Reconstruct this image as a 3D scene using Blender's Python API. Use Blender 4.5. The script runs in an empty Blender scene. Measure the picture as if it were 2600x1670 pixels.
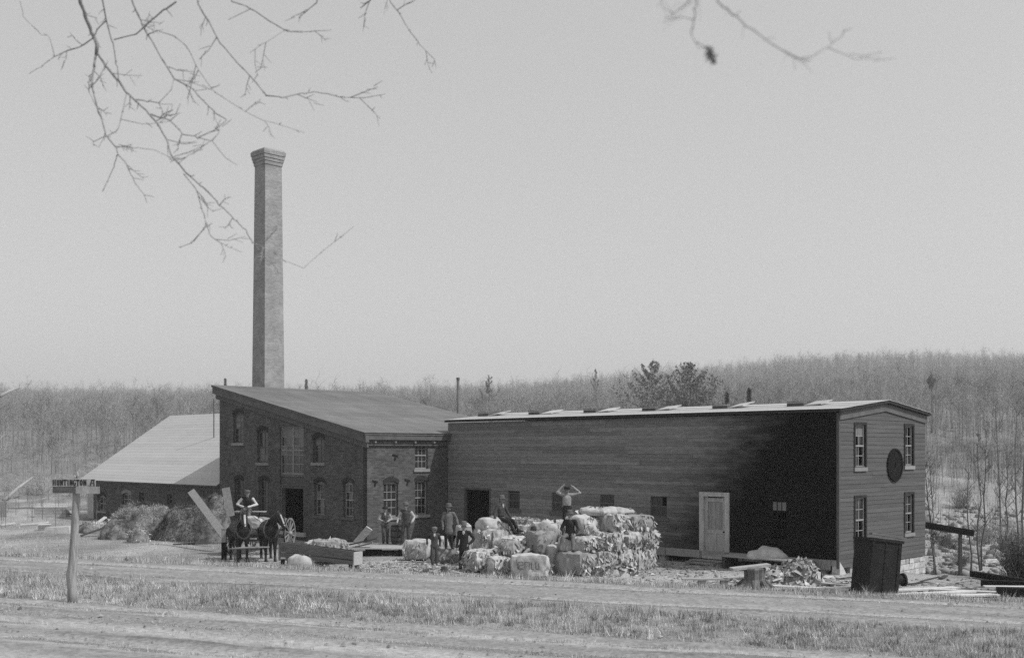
import bpy, math, random
import numpy as np
from mathutils import Vector, Matrix, Quaternion

rnd = random.Random(7)
npr = np.random.RandomState(7)
SC = bpy.context.scene
COL = SC.collection

# ---------------------------------------------------------------- camera, light, exposure
F = 2800.0          # focal length in pixels of the 2600 px wide plate
HZ = 1143.0         # row of the horizon on the plate
EYE = 4.45          # lens above the mill yard
camd = bpy.data.cameras.new("camera")
camd.sensor_width = 36.0
camd.lens = 36.0 * F / 2600.0
camd.shift_y = (HZ - 835.0) / 2600.0
camd.clip_start = 0.1
camd.clip_end = 6000
cam = bpy.data.objects.new("camera", camd)
COL.objects.link(cam)
cam.location = (0, 0, EYE)
cam.rotation_euler = (math.radians(90), 0, 0)
SC.camera = cam
camd.dof.use_dof = True
camd.dof.focus_distance = 44
camd.dof.aperture_fstop = 1.9

SUN = Vector((0.60 * .7071 + 0.274 * .7071, -0.60 * .7071 + 0.274 * .7071, 0.75)).normalized()
world = bpy.data.worlds.new("World")
SC.world = world
world.use_nodes = True
nt = world.node_tree
nt.nodes.clear()
sky = nt.nodes.new("ShaderNodeTexSky")
sky.sky_type = 'NISHITA'
sky.sun_disc = False
sky.sun_elevation = math.asin(SUN.z)
sky.sun_rotation = math.atan2(SUN.x, SUN.y)
sky.air_density = 1.0
sky.dust_density = 3.0
sky.ozone_density = 1.0
bw = nt.nodes.new("ShaderNodeRGBToBW")
bg = nt.nodes.new("ShaderNodeBackground")
bg.inputs[1].default_value = 0.143
wo = nt.nodes.new("ShaderNodeOutputWorld")
nt.links.new(sky.outputs[0], bw.inputs[0])
veil = nt.nodes.new("ShaderNodeMix")      # thin high cloud evens the sky out
veil.data_type = 'FLOAT'
veil.inputs[0].default_value = .6
veil.inputs[3].default_value = 3.05
nt.links.new(bw.outputs[0], veil.inputs[2])
nt.links.new(veil.outputs[0], bg.inputs[0])
nt.links.new(bg.outputs[0], wo.inputs[0])

sl = bpy.data.lights.new("sun", 'SUN')
sl.energy = 2.45
sl.angle = math.radians(0.6)
sl.color = (1, 1, 1)
so = bpy.data.objects.new("sun", sl)
COL.objects.link(so)
so.location = (60, -20, 80)
so.rotation_mode = 'QUATERNION'
so.rotation_quaternion = SUN.to_track_quat('Z', 'Y')

SC.view_settings.view_transform = 'Standard'
SC.view_settings.look = 'None'
SC.view_settings.exposure = 0.5
SC.view_settings.gamma = 1.0
SC.view_settings.use_curve_mapping = False
SC.render.engine = 'CYCLES'
SC.cycles.max_bounces = 6
SC.cycles.diffuse_bounces = 3
SC.cycles.transparent_max_bounces = 8
SC.cycles.volume_bounces = 0
SC.cycles.use_denoising = False


# ---------------------------------------------------------------- materials (a grey plate: every colour is a grey)
def mat(name, v, rough=.9, var=.25, scale=5., bump=.25, bscale=45., spec=.15, stretch=(1, 1, 1), rand=.12, tone=False, detail=6):
    m = bpy.data.materials.new(name)
    m.use_nodes = True
    t = m.node_tree
    p = t.nodes["Principled BSDF"]
    p.inputs["Roughness"].default_value = rough
    p.inputs["Specular IOR Level"].default_value = spec
    tc = t.nodes.new("ShaderNodeTexCoord")
    mp = t.nodes.new("ShaderNodeMapping")
    mp.inputs["Scale"].default_value = stretch
    t.links.new(tc.outputs["Object"], mp.inputs[0])
    n1 = t.nodes.new("ShaderNodeTexNoise")
    n1.inputs["Scale"].default_value = scale
    n1.inputs["Detail"].default_value = detail
    n1.inputs["Roughness"].default_value = .65
    t.links.new(mp.outputs[0], n1.inputs["Vector"])
    mr = t.nodes.new("ShaderNodeMapRange")
    mr.inputs[1].default_value = .3
    mr.inputs[2].default_value = .7
    mr.inputs[3].default_value = v * (1 - var)
    mr.inputs[4].default_value = v * (1 + var)
    t.links.new(n1.outputs[0], mr.inputs[0])
    out = mr.outputs[0]
    if rand:
        oi = t.nodes.new("ShaderNodeObjectInfo")
        r2 = t.nodes.new("ShaderNodeMapRange")
        r2.inputs[3].default_value = 1 - rand
        r2.inputs[4].default_value = 1 + rand
        t.links.new(oi.outputs["Random"], r2.inputs[0])
        mu = t.nodes.new("ShaderNodeMath")
        mu.operation = 'MULTIPLY'
        t.links.new(out, mu.inputs[0])
        t.links.new(r2.outputs[0], mu.inputs[1])
        out = mu.outputs[0]
    if tone:
        at_ = t.nodes.new("ShaderNodeAttribute")
        at_.attribute_name = "tone"
        mu = t.nodes.new("ShaderNodeMath")
        mu.operation = 'MULTIPLY'
        t.links.new(out, mu.inputs[0])
        t.links.new(at_.outputs["Fac"], mu.inputs[1])
        out = mu.outputs[0]
    t.links.new(out, p.inputs["Base Color"])
    if bump:
        n2 = t.nodes.new("ShaderNodeTexNoise")
        n2.inputs["Scale"].default_value = bscale
        n2.inputs["Detail"].default_value = 4
        t.links.new(mp.outputs[0], n2.inputs["Vector"])
        b = t.nodes.new("ShaderNodeBump")
        b.inputs["Strength"].default_value = bump
        b.inputs["Distance"].default_value = .02
        t.links.new(n2.outputs[0], b.inputs["Height"])
        t.links.new(b.outputs[0], p.inputs["Normal"])
    m["out"] = 0
    return m


def brick_mat(name, v, mortar, var=.3, stain=.25):
    m = bpy.data.materials.new(name)
    m.use_nodes = True
    t = m.node_tree
    p = t.nodes["Principled BSDF"]
    p.inputs["Roughness"].default_value = .95
    p.inputs["Specular IOR Level"].default_value = .1
    tc = t.nodes.new("ShaderNodeTexCoord")
    sp = t.nodes.new("ShaderNodeSeparateXYZ")
    t.links.new(tc.outputs["Object"], sp.inputs[0])
    ad = t.nodes.new("ShaderNodeMath")
    t.links.new(sp.outputs[0], ad.inputs[0])
    t.links.new(sp.outputs[1], ad.inputs[1])
    cb = t.nodes.new("ShaderNodeCombineXYZ")
    t.links.new(ad.outputs[0], cb.inputs[0])
    t.links.new(sp.outputs[2], cb.inputs[1])
    br = t.nodes.new("ShaderNodeTexBrick")
    br.inputs["Scale"].default_value = 1.0
    br.inputs["Brick Width"].default_value = .23
    br.inputs["Row Height"].default_value = .078
    br.inputs["Mortar Size"].default_value = .006
    br.inputs["Color1"].default_value = (v * (1 - var),) * 3 + (1,)
    br.inputs["Color2"].default_value = (v * (1 + var),) * 3 + (1,)
    br.inputs["Mortar"].default_value = (mortar,) * 3 + (1,)
    t.links.new(cb.outputs[0], br.inputs[0])
    n = t.nodes.new("ShaderNodeTexNoise")
    n.inputs["Scale"].default_value = .9
    n.inputs["Detail"].default_value = 8
    n.inputs["Roughness"].default_value = .7
    t.links.new(tc.outputs["Object"], n.inputs["Vector"])
    mr = t.nodes.new("ShaderNodeMapRange")
    mr.inputs[1].default_value = .3
    mr.inputs[2].default_value = .75
    mr.inputs[3].default_value = 1 - stain
    mr.inputs[4].default_value = 1 + stain * 1.6
    t.links.new(n.outputs[0], mr.inputs[0])
    mx = t.nodes.new("ShaderNodeMix")
    mx.data_type = 'RGBA'
    mx.blend_type = 'MULTIPLY'
    mx.inputs[0].default_value = 1
    t.links.new(br.outputs[0], mx.inputs[6])
    t.links.new(mr.outputs[0], mx.inputs[7])
    t.links.new(mx.outputs[2], p.inputs["Base Color"])
    b = t.nodes.new("ShaderNodeBump")
    b.inputs["Strength"].default_value = .4
    b.inputs["Distance"].default_value = .01
    t.links.new(br.outputs[1], b.inputs["Height"])
    b.invert = True
    t.links.new(b.outputs[0], p.inputs["Normal"])
    return m


M = {}
M['brick'] = brick_mat("mill_brick", .078, .115)
M['chimney'] = brick_mat("haze_pale_chimney_brick", .24, .29, .16, .22)  # bright-sky veil over the chimney mixed into a paler brick grey
M['arch'] = mat("arch_shadow_brick", .03, var=.3, scale=8)  # shadow at the window heads painted in as dark header brick
M['cornice'] = mat("grey_cornice_paint", .10, var=.25, scale=3)
M['roof_brick'] = mat("weathered_roof_felt", .14, rough=.8, var=.2, scale=1.1, stretch=(1, .25, 1), bump=.15, rand=.1)
M['roof_annex'] = mat("pale_roof_boards", .41, rough=.8, var=.06, scale=1.2, stretch=(1, .3, 1), bump=.1, rand=.05)
M['roof_shed'] = mat("pale_gravel_roof", .42, rough=.85, var=.12, scale=4)
M['trim_dark'] = mat("dark_trim_paint", .03, var=.3)
M['trim'] = mat("weathered_trim_paint", .38, var=.25, scale=7, stretch=(1, 1, .3))
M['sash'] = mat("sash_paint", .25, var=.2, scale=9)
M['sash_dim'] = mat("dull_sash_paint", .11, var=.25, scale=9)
M['stone_sill'] = mat("stone_sill", .23, var=.15, scale=9)
M['stone'] = mat("foundation_stone", .42, var=.25, scale=4, bump=.6, bscale=14, rand=.2)
M['dark_inside'] = mat("dark_interior", .02, var=.2)  # near-black colour stands in for the shade of unlit spaces
M['wood'] = mat("grey_weathered_wood", .27, var=.3, scale=5, stretch=(6, 6, .7), bump=.3, rand=.18)
M['wood_x'] = mat("grey_weathered_plank", .33, var=.3, scale=5, stretch=(.7, 6, 6), bump=.3, rand=.2)
M['wood_pale'] = mat("fresh_sawn_plank", .5, var=.18, scale=5, stretch=(.7, 6, 6), bump=.2, rand=.12)
M['wood_dark'] = mat("dark_timber", .07, var=.4, scale=4, stretch=(.7, 5, 5), bump=.4, rand=.2)
M['black_timber'] = mat("near_black_timber", .012, var=.4, scale=4, stretch=(.7, 5, 5), bump=.4)
M['iron'] = mat("rusty_black_iron", .014, rough=.75, var=.6, scale=3, bump=.5, bscale=12, spec=.2)
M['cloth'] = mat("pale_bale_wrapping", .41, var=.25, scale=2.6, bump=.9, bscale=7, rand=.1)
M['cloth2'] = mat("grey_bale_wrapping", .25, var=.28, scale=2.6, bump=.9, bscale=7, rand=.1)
M['rags'] = mat("baled_waste_paper", .35, var=.55, scale=9, bump=.9, bscale=22, rand=.1, stretch=(1, 1, .35))
M['sheet'] = mat("waste_paper_sheet", .42, var=.25, scale=4, bump=0, rand=.05, tone=True)
M['rope'] = mat("hemp_rope", .2, var=.2)
M['ink'] = mat("stencil_ink", .15, var=.3, scale=20)
M['straw'] = mat("old_straw", .36, var=.3, scale=5, bump=0, tone=True)
M['heap'] = mat("rotting_straw_heap", .16, var=.8, scale=2.2, bump=1, bscale=9)
M['rock'] = mat("pale_boulder", .42, var=.25, scale=3, bump=.6, bscale=10, rand=.1)
M['rock_grey'] = mat("grey_stone", .3, var=.3, scale=3, bump=.6, bscale=10, rand=.25)
M['bark'] = mat("bark", .13, var=.4, scale=9, stretch=(3, 3, .6), bump=.8, bscale=20)
M['twig'] = mat("bare_twigs", .12, var=.2, bump=0, rand=0)
M['bark_near'] = mat("grey_branch_bark", .27, var=.25, scale=14, bump=.5, bscale=40)
M['post'] = mat("peeled_post", .27, var=.4, scale=5, stretch=(5, 5, .5), bump=.7, bscale=14)
M['board'] = mat("sign_board_paint", .33, var=.15, scale=8)
M['letter'] = mat("black_sign_paint", .03, var=.2)
M['forest'] = mat("bare_hardwood_trees", .23, var=.08, scale=.05, bump=0, rand=0, tone=True)
M['needles'] = mat("dark_needles", .10, var=.4, scale=2, bump=0, tone=True)
M['grass'] = mat("dead_grass", .52, var=.15, scale=1.0, bump=0, rand=0, tone=True)
M['skin'] = mat("skin", .23, var=.08, rough=.6, bump=0)
M['hair'] = mat("dark_hair", .04, var=.2)
M['dark_cloth'] = mat("dark_wool", .022, var=.4, scale=9, bump=.6, bscale=14)
M['denim'] = mat("work_denim", .065, var=.35, scale=9, bump=.6, bscale=14)
M['grey_coat'] = mat("grey_coat_cloth", .12, var=.25, scale=8, bump=.6, bscale=14)
M['shirt'] = mat("light_shirt", .42, var=.18, scale=8, bump=.6, bscale=14)
M['shirt2'] = mat("mid_grey_shirt", .28, var=.25, scale=8, bump=.6, bscale=14)
M['felt'] = mat("felt_hat", .11, var=.2)
M['straw_hat'] = mat("pale_hat", .3, var=.2)
M['boot'] = mat("boot_leather", .02, var=.3, rough=.6)
M['hatch_black'] = mat('black_hatch_paint', .006, var=.3)
M['vent'] = mat('grey_curb_boards', .09, var=.3)
M['horse'] = mat("black_horse_coat", .012, var=.3, rough=.5, scale=4, bump=.2, spec=.3)
M['blaze'] = mat("white_horse_blaze", .4, var=.15)
M['mane'] = mat("mane_hair", .05, var=.4, scale=20, stretch=(4, 4, .5))
M['leather'] = mat("harness_leather", .03, var=.3, rough=.6)
M['mid_wood2'] = mat('weathered_propped_plank', .22, var=.3, scale=4, stretch=(5, 5, 1), bump=.4, rand=.1)
M['mid_wood'] = mat('dull_brown_timber', .13, var=.35, scale=4, stretch=(.7, 5, 5), bump=.4, rand=.15)
M['wheel'] = mat("wheel_paint", .22, var=.25)


def glass_mat():
    m = bpy.data.materials.new("old_window_glass")
    m.use_nodes = True
    p = m.node_tree.nodes["Principled BSDF"]
    t = m.node_tree
    p.inputs["Base Color"].default_value = (.03, .03, .03, 1)
    p.inputs["Roughness"].default_value = .12
    p.inputs["Specular IOR Level"].default_value = .55
    n = t.nodes.new("ShaderNodeTexNoise")
    n.inputs["Scale"].default_value = 4
    b = t.nodes.new("ShaderNodeBump")
    b.inputs["Strength"].default_value = .25
    b.inputs["Distance"].default_value = .02
    t.links.new(n.outputs[0], b.inputs["Height"])
    t.links.new(b.outputs[0], p.inputs["Normal"])
    return m


M['glass'] = glass_mat()


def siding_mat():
    """Grey weathered boards; shade is painted into the colour at the end of the long wall, its edge slantwise across the boards."""
    m = mat("weathered_siding_painted_shade", .19, var=.25, scale=2.4, stretch=(1, .8, 5), bump=.35, bscale=30, rand=.2)
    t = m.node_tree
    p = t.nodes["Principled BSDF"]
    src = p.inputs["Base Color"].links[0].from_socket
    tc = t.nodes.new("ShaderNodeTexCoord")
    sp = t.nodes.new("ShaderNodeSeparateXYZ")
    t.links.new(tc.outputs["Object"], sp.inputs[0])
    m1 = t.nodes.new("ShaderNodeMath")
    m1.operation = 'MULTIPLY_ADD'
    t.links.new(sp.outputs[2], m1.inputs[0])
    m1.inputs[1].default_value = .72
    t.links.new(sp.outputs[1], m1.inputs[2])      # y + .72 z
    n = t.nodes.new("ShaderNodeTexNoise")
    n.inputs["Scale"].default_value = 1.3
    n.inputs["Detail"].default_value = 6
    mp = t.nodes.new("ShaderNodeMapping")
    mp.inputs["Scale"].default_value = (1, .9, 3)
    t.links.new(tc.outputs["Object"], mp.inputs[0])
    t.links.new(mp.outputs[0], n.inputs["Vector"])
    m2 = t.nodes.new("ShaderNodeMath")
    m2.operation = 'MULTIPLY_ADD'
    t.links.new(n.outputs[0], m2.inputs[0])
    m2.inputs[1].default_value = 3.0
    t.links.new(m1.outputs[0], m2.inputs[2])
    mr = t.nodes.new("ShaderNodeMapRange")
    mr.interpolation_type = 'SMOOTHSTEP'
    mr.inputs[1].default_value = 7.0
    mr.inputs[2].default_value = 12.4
    mr.inputs[3].default_value = .035  # deepest tone of the shade painted into the board colour
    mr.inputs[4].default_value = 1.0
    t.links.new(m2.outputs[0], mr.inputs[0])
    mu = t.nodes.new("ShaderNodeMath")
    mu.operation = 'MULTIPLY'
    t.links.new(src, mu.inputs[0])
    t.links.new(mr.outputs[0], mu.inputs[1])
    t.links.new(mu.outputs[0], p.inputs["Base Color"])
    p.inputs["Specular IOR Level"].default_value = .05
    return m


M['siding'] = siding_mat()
M['siding_end'] = mat("weathered_end_siding", .092, var=.2, scale=2.2, stretch=(.25, 1, 5), bump=.35, bscale=30, rand=.12)


# ---------------------------------------------------------------- mesh helpers
class MB:
    def __init__(self):
        self.v = []
        self.f = []
        self.m = []

    def poly(self, verts, faces, mi=0):
        o = len(self.v)
        self.v += [tuple(p) for p in verts]
        for f in faces:
            self.f.append(tuple(i + o for i in f))
            self.m.append(mi)
        return self

    def hexa(self, p, mi=0):
        """8 corners: 0-3 bottom ring, 4-7 top ring"""
        return self.poly(p, [(0, 3, 2, 1), (4, 5, 6, 7), (0, 1, 5, 4), (1, 2, 6, 5), (2, 3, 7, 6), (3, 0, 4, 7)], mi)

    def box(self, x0, x1, y0, y1, z0, z1, mi=0):
        return self.hexa([(x0, y0, z0), (x1, y0, z0), (x1, y1, z0), (x0, y1, z0), (x0, y0, z1), (x1, y0, z1), (x1, y1, z1), (x0, y1, z1)], mi)

    def bar(self, p, q, w, h, mi=0, up=(0, 0, 1)):
        """a rectangular bar from p to q, w across, h along 'up'"""
        p, q, up = Vector(p), Vector(q), Vector(up)
        d = (q - p).normalized()
        s = d.cross(up)
        s = s.normalized() if s.length > 1e-4 else d.orthogonal().normalized()
        u = s.cross(d).normalized()
        s, u = s * w / 2, u * h / 2
        return self.hexa([p - s - u, p + s - u, q + s - u, q - s - u, p - s + u, p + s + u, q + s + u, q - s + u], mi)

    def tube(self, pts, rad, n=8, mi=0, cap=True):
        pts = [Vector(p) for p in pts]
        if not hasattr(rad, '__len__'):
            rad = [rad] * len(pts)
        o = len(self.v)
        d0 = (pts[1] - pts[0]).normalized()
        U = d0.orthogonal().normalized()
        for i, p in enumerate(pts):
            d = (pts[min(i + 1, len(pts) - 1)] - pts[max(i - 1, 0)]).normalized()
            U = (U - d * U.dot(d))
            U = U.normalized() if U.length > 1e-6 else d.orthogonal().normalized()
            V = d.cross(U)
            for k in range(n):
                a = 2 * math.pi * k / n
                self.v.append(tuple(p + (U * math.cos(a) + V * math.sin(a)) * rad[i]))
        for i in range(len(pts) - 1):
            for k in range(n):
                a, b = o + i * n + k, o + i * n + (k + 1) % n
                self.f.append((a, b, b + n, a + n))
                self.m.append(mi)
        if cap:
            self.f.append(tuple(o + k for k in range(n))[::-1])
            self.m.append(mi)
            e = o + (len(pts) - 1) * n
            self.f.append(tuple(e + k for k in range(n)))
            self.m.append(mi)
        return self

    def lathe(self, prof, n=16, c=(0, 0, 0), mi=0, ring=False):
        """profile [(r, z)] about a vertical axis through c"""
        o = len(self.v)
        for r, z in prof:
            for k in range(n):
                a = 2 * math.pi * k / n
                self.v.append((c[0] + r * math.cos(a), c[1] + r * math.sin(a), c[2] + z))
        L = len(prof)
        for i in range(L if ring else L - 1):
            for k in range(n):
                a, b = o + i * n + k, o + i * n + (k + 1) % n
                c0 = o + ((i + 1) % L) * n
                self.f.append((a, b, c0 + (k + 1) % n, c0 + k))
                self.m.append(mi)
        if ring:
            return self
        self.f.append(tuple(o + k for k in range(n))[::-1])
        self.m.append(mi)
        e = o + (len(prof) - 1) * n
        self.f.append(tuple(e + k for k in range(n)))
        self.m.append(mi)
        return self

    def capsule(self, p, q, r0, r1, su=1., sv=1., n=12, hint=(1, 0, 0), mi=0):
        p, q = Vector(p), Vector(q)
        d = q - p
        L = d.length
        d = d.normalized() if L > 1e-6 else Vector((0, 0, 1))
        U = Vector(hint)
        U = U - d * U.dot(d)
        U = U.normalized() if U.length > 1e-3 else d.orthogonal().normalized()
        V = d.cross(U)
        o = len(self.v)
        rings = []
        for a in (-80, -50, -20, 0):
            rings.append((r0 * math.sin(math.radians(a)), r0 * math.cos(math.radians(a))))
        for a in (0, 20, 50, 80):
            rings.append((L + r1 * math.sin(math.radians(a)), r1 * math.cos(math.radians(a))))
        for t, r in rings:
            for k in range(n):
                a = 2 * math.pi * k / n
                self.v.append(tuple(p + d * t + U * (r * su * math.cos(a)) + V * (r * sv * math.sin(a))))
        for i in range(len(rings) - 1):
            for k in range(n):
                a, b = o + i * n + k, o + i * n + (k + 1) % n
                self.f.append((a, b, b + n, a + n))
                self.m.append(mi)
        self.f.append(tuple(o + k for k in range(n))[::-1])
        self.m.append(mi)
        e = o + (len(rings) - 1) * n
        self.f.append(tuple(e + k for k in range(n)))
        self.m.append(mi)
        return self

    def xform(self, mtx, start=0):
        for i in range(start, len(self.v)):
            self.v[i] = tuple(mtx @ Vector(self.v[i]))
        return self

    def mesh(self, name, mats, smooth=False):
        me = bpy.data.meshes.new(name)
        me.from_pydata(self.v, [], self.f)
        for m in (mats if isinstance(mats, (list, tuple)) else [mats]):
            me.materials.append(m)
        if any(self.m):
            me.polygons.foreach_set('material_index', self.m)
        if smooth:
            me.polygons.foreach_set('use_smooth', [True] * len(me.polygons))
        me.update()
        return me

    def build(self, name, mats, parent=None, smooth=False, loc=None, rotz=0, kind=None):
        return link(name, self.mesh(name, mats, smooth), parent, loc, rotz, kind)


def link(name, me, parent=None, loc=None, rotz=0, kind=None):
    o = bpy.data.objects.new(name, me)
    COL.objects.link(o)
    if parent is not None:
        o.parent = parent
    if loc is not None:
        o.location = loc
    if rotz:
        o.rotation_euler = (0, 0, rotz)
    if kind:
        o["kind"] = kind
    return o


def tag(o, label, cat, group=None, kind=None):
    o["label"] = label
    o["category"] = cat
    if group:
        o["group"] = group
    if kind:
        o["kind"] = kind
    return o


def thing(name, label, cat, loc=(0, 0, 0), rotz=0, group=None):
    o = bpy.data.objects.new(name, None)
    COL.objects.link(o)
    o.location = loc
    o.rotation_euler = (0, 0, rotz)
    return tag(o, label, cat, group)


def soup(name, V, faces, m, parent=None, kind='stuff', tone=None, loc=None):
    """mesh from numpy arrays; faces (n,3) or (n,4); tone per vertex"""
    me = bpy.data.meshes.new(name)
    V = np.asarray(V, np.float32)
    faces = np.asarray(faces, np.int32)
    n, k = faces.shape
    me.vertices.add(len(V))
    me.vertices.foreach_set('co', V.ravel())
    me.loops.add(n * k)
    me.loops.foreach_set('vertex_index', faces.ravel())
    me.polygons.add(n)
    me.polygons.foreach_set('loop_start', np.arange(0, n * k, k, dtype=np.int32))
    me.polygons.foreach_set('loop_total', np.full(n, k, np.int32))
    me.update(calc_edges=True)
    me.validate()
    me.materials.append(m)
    if tone is not None:
        at_ = me.attributes.new('tone', 'FLOAT', 'POINT')
        at_.data.foreach_set('value', np.asarray(tone, np.float32))
    return link(name, me, parent, loc, 0, kind)


def wob(P, scale, seed, octaves=3):
    """smooth pseudo-noise in about -1..1 for points P (n,3)"""
    r = np.random.RandomState(seed)
    P = np.asarray(P, float)
    out = np.zeros(len(P))
    amp, tot = 1., 0.
    for k in range(octaves):
        for j in range(4):
            d = r.normal(size=3)
            d /= np.linalg.norm(d)
            out += amp * np.sin(P @ d * scale * (1.7 ** k) * 2 + r.uniform(0, 6.28)) / 2.2
        tot += amp
        amp *= .55
    return out / tot


def at(px, py, Y):
    """world point seen at plate pixel (px, py) at distance Y"""
    return Vector(((px - 1300) * Y / F, Y, EYE + (HZ - py) * Y / F))

# ---------------------------------------------------------------- terrain
RD = np.array((.929, -.370))      # direction of the cart road
RN = np.array((.370, .929))


def sstep(x, a, b):
    t = np.clip((x - a) / (b - a), 0, 1)
    return t * t * (3 - 2 * t)


def ground_z(X, Y, rough=True):
    X = np.asarray(X, float)
    Y = np.asarray(Y, float)
    q = RN[0] * X + RN[1] * Y
    z = 1.45 * np.clip((35.0 - q) / 11.0, 0, 1)
    z = z + np.clip((20 - q) / 6.4, 0, 3) * .25
    tau = X / np.maximum(Y, 20)
    H = np.interp(tau, [-.6, -.46, -.2, 0, .11, .2, .27, .34, .6], [40, 42, 41, 45, 54, 61, 68, 70, 67])
    t = np.clip((Y - 88) / 770., 0, 1)
    hill = H * (t ** 1.2) * np.where(Y > 858, np.clip(1 - (Y - 858) / 500., .2, 1), 1)
    z = z + hill
    z = z - 1.0 * sstep(X, 13.5, 17.5) * sstep(Y, 38.5, 44.5) * (1 - sstep(Y, 55, 78))
    # steep sandy bank on the right
    z = z + 2.4 * sstep(X - .30 * Y, 0, 6) * sstep(Y, 58, 92) * (1 - sstep(Y, 130, 260))
    if rough:
        P = np.stack([X.ravel(), Y.ravel(), np.zeros(X.size)], 1)
        n = wob(P, .55, 3, 4).reshape(X.shape)
        amp = .05 * sstep(q, 24.5, 27) + .05 * (1 - sstep(q, 18.8, 19.6)) * sstep(q, 16.2, 17)
        amp = amp + np.clip((Y - 70) / 60., 0, 1) * .5
        z = z + amp * n
    return z


def gz(x, y):
    return float(ground_z(np.array([x]), np.array([y]))[0])


def gp(px, py):
    """point of the ground seen at plate pixel (px, py)"""
    lo, last = 12.0, None
    Ys = np.geomspace(13, 800, 5000)
    X = (px - 1300) * Ys / F
    Z = EYE + (HZ - py) * Ys / F
    d = Z - ground_z(X, Ys)
    i = int(np.argmax(d < 0)) if (d < 0).any() else len(Ys) - 1
    return Vector((X[i], Ys[i], float(ground_z(X[i:i + 1], Ys[i:i + 1])[0])))


def gy(px, py):
    """like gp(), but things of the yard never slide on to the road bank"""
    q = gp(px, py)
    if RN[0] * q.x + RN[1] * q.y < 35.4:
        tau = (px - 1300) / F
        Y = 35.4 / (RN[0] * tau + RN[1])
        q = Vector((tau * Y, Y, gz(tau * Y, Y)))
    return q


# one sheet that reaches past the horizon
ys = np.concatenate([np.linspace(-80, 8, 20), np.linspace(9, 62, 300), np.geomspace(62.3, 950, 210), np.geomspace(980, 1900, 16)])
ts = np.concatenate([np.linspace(-1.6, -.62, 14), np.linspace(-.6, .6, 300), np.linspace(.62, 1.6, 14)])
TT, YY = np.meshgrid(ts, ys)
XX = TT * (np.maximum(YY, 6) + 6)
ZZ = ground_z(XX, YY)
ny, nx = XX.shape
idx = np.arange(ny * nx).reshape(ny, nx)
quads = np.stack([idx[:-1, :-1], idx[:-1, 1:], idx[1:, 1:], idx[1:, :-1]], -1).reshape(-1, 4)
V = np.stack([XX, YY, ZZ], -1).reshape(-1, 3)
q_ = RN[0] * V[:, 0] + RN[1] * V[:, 1]
nz = wob(V * (1, 1, 0), .5, 11, 5)
nz2 = wob(V * (1, 1, 0), 1.9, 12, 4)
bare = .35 + .55 * nz + .3 * nz2
# trampled, littered yard in front of the bales
yard = np.exp(-(((V[:, 0] + .5) / 7.) ** 2 + ((V[:, 1] - 41.) / 4.) ** 2)) + np.exp(-(((V[:, 0] - 9) / 4.5) ** 2 + ((V[:, 1] - 37.5) / 2.2) ** 2))
bare = bare + 1.0 * yard - .25 * np.exp(-((q_ - 26) / 2.5) ** 2)
bare = bare + .7 * np.exp(-(((V[:, 0] - 25) / 6.) ** 2 + ((V[:, 1] - 62) / 12.) ** 2))
bare = bare - .75 * sstep(V[:, 1], 75, 125)
ground_m = bpy.data.materials.new("yard_earth_and_dead_grass")
ground_m.use_nodes = True
t = ground_m.node_tree
p = t.nodes["Principled BSDF"]
p.inputs["Roughness"].default_value = 1
p.inputs["Specular IOR Level"].default_value = 0
tc = t.nodes.new("ShaderNodeTexCoord")
a_ = t.nodes.new("ShaderNodeAttribute")
a_.attribute_name = "tone"
n1 = t.nodes.new("ShaderNodeTexNoise")
n1.inputs["Scale"].default_value = 2.2
n1.inputs["Detail"].default_value = 10
n1.inputs["Roughness"].default_value = .75
t.links.new(tc.outputs["Object"], n1.inputs["Vector"])
n2 = t.nodes.new("ShaderNodeTexNoise")
n2.inputs["Scale"].default_value = 19
n2.inputs["Detail"].default_value = 6
n2.inputs["Roughness"].default_value = .8
t.links.new(tc.outputs["Object"], n2.inputs["Vector"])
ad = t.nodes.new("ShaderNodeMath")
ad.operation = 'MULTIPLY_ADD'
t.links.new(n1.outputs[0], ad.inputs[0])
ad.inputs[1].default_value = 1.5
t.links.new(a_.outputs["Fac"], ad.inputs[2])
mr = t.nodes.new("ShaderNodeMapRange")
mr.inputs[1].default_value = .5
mr.inputs[2].default_value = 1.9
mr.inputs[3].default_value = .185
mr.inputs[4].default_value = .42
t.links.new(ad.outputs[0], mr.inputs[0])
mr2 = t.nodes.new("ShaderNodeMapRange")
mr2.inputs[1].default_value = .3
mr2.inputs[2].default_value = .7
mr2.inputs[3].default_value = .5
mr2.inputs[4].default_value = 1.5
t.links.new(n2.outputs[0], mr2.inputs[0])
mu = t.nodes.new("ShaderNodeMath")
mu.operation = 'MULTIPLY'
t.links.new(mr.outputs[0], mu.inputs[0])
t.links.new(mr2.outputs[0], mu.inputs[1])
t.links.new(mu.outputs[0], p.inputs["Base Color"])
bp = t.nodes.new("ShaderNodeBump")
bp.inputs["Strength"].default_value = .9
bp.inputs["Distance"].default_value = .06
t.links.new(n2.outputs[0], bp.inputs["Height"])
t.links.new(bp.outputs[0], p.inputs["Normal"])
g = soup("ground", V, quads, ground_m, kind='structure', tone=bare)
g.data.polygons.foreach_set('use_smooth', [True] * len(g.data.polygons))

M['dirt'] = mat("dusty_road_dirt", .31, rough=1, var=.14, scale=3, bump=.6, bscale=11, spec=0, rand=0, tone=True, detail=9)


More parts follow.
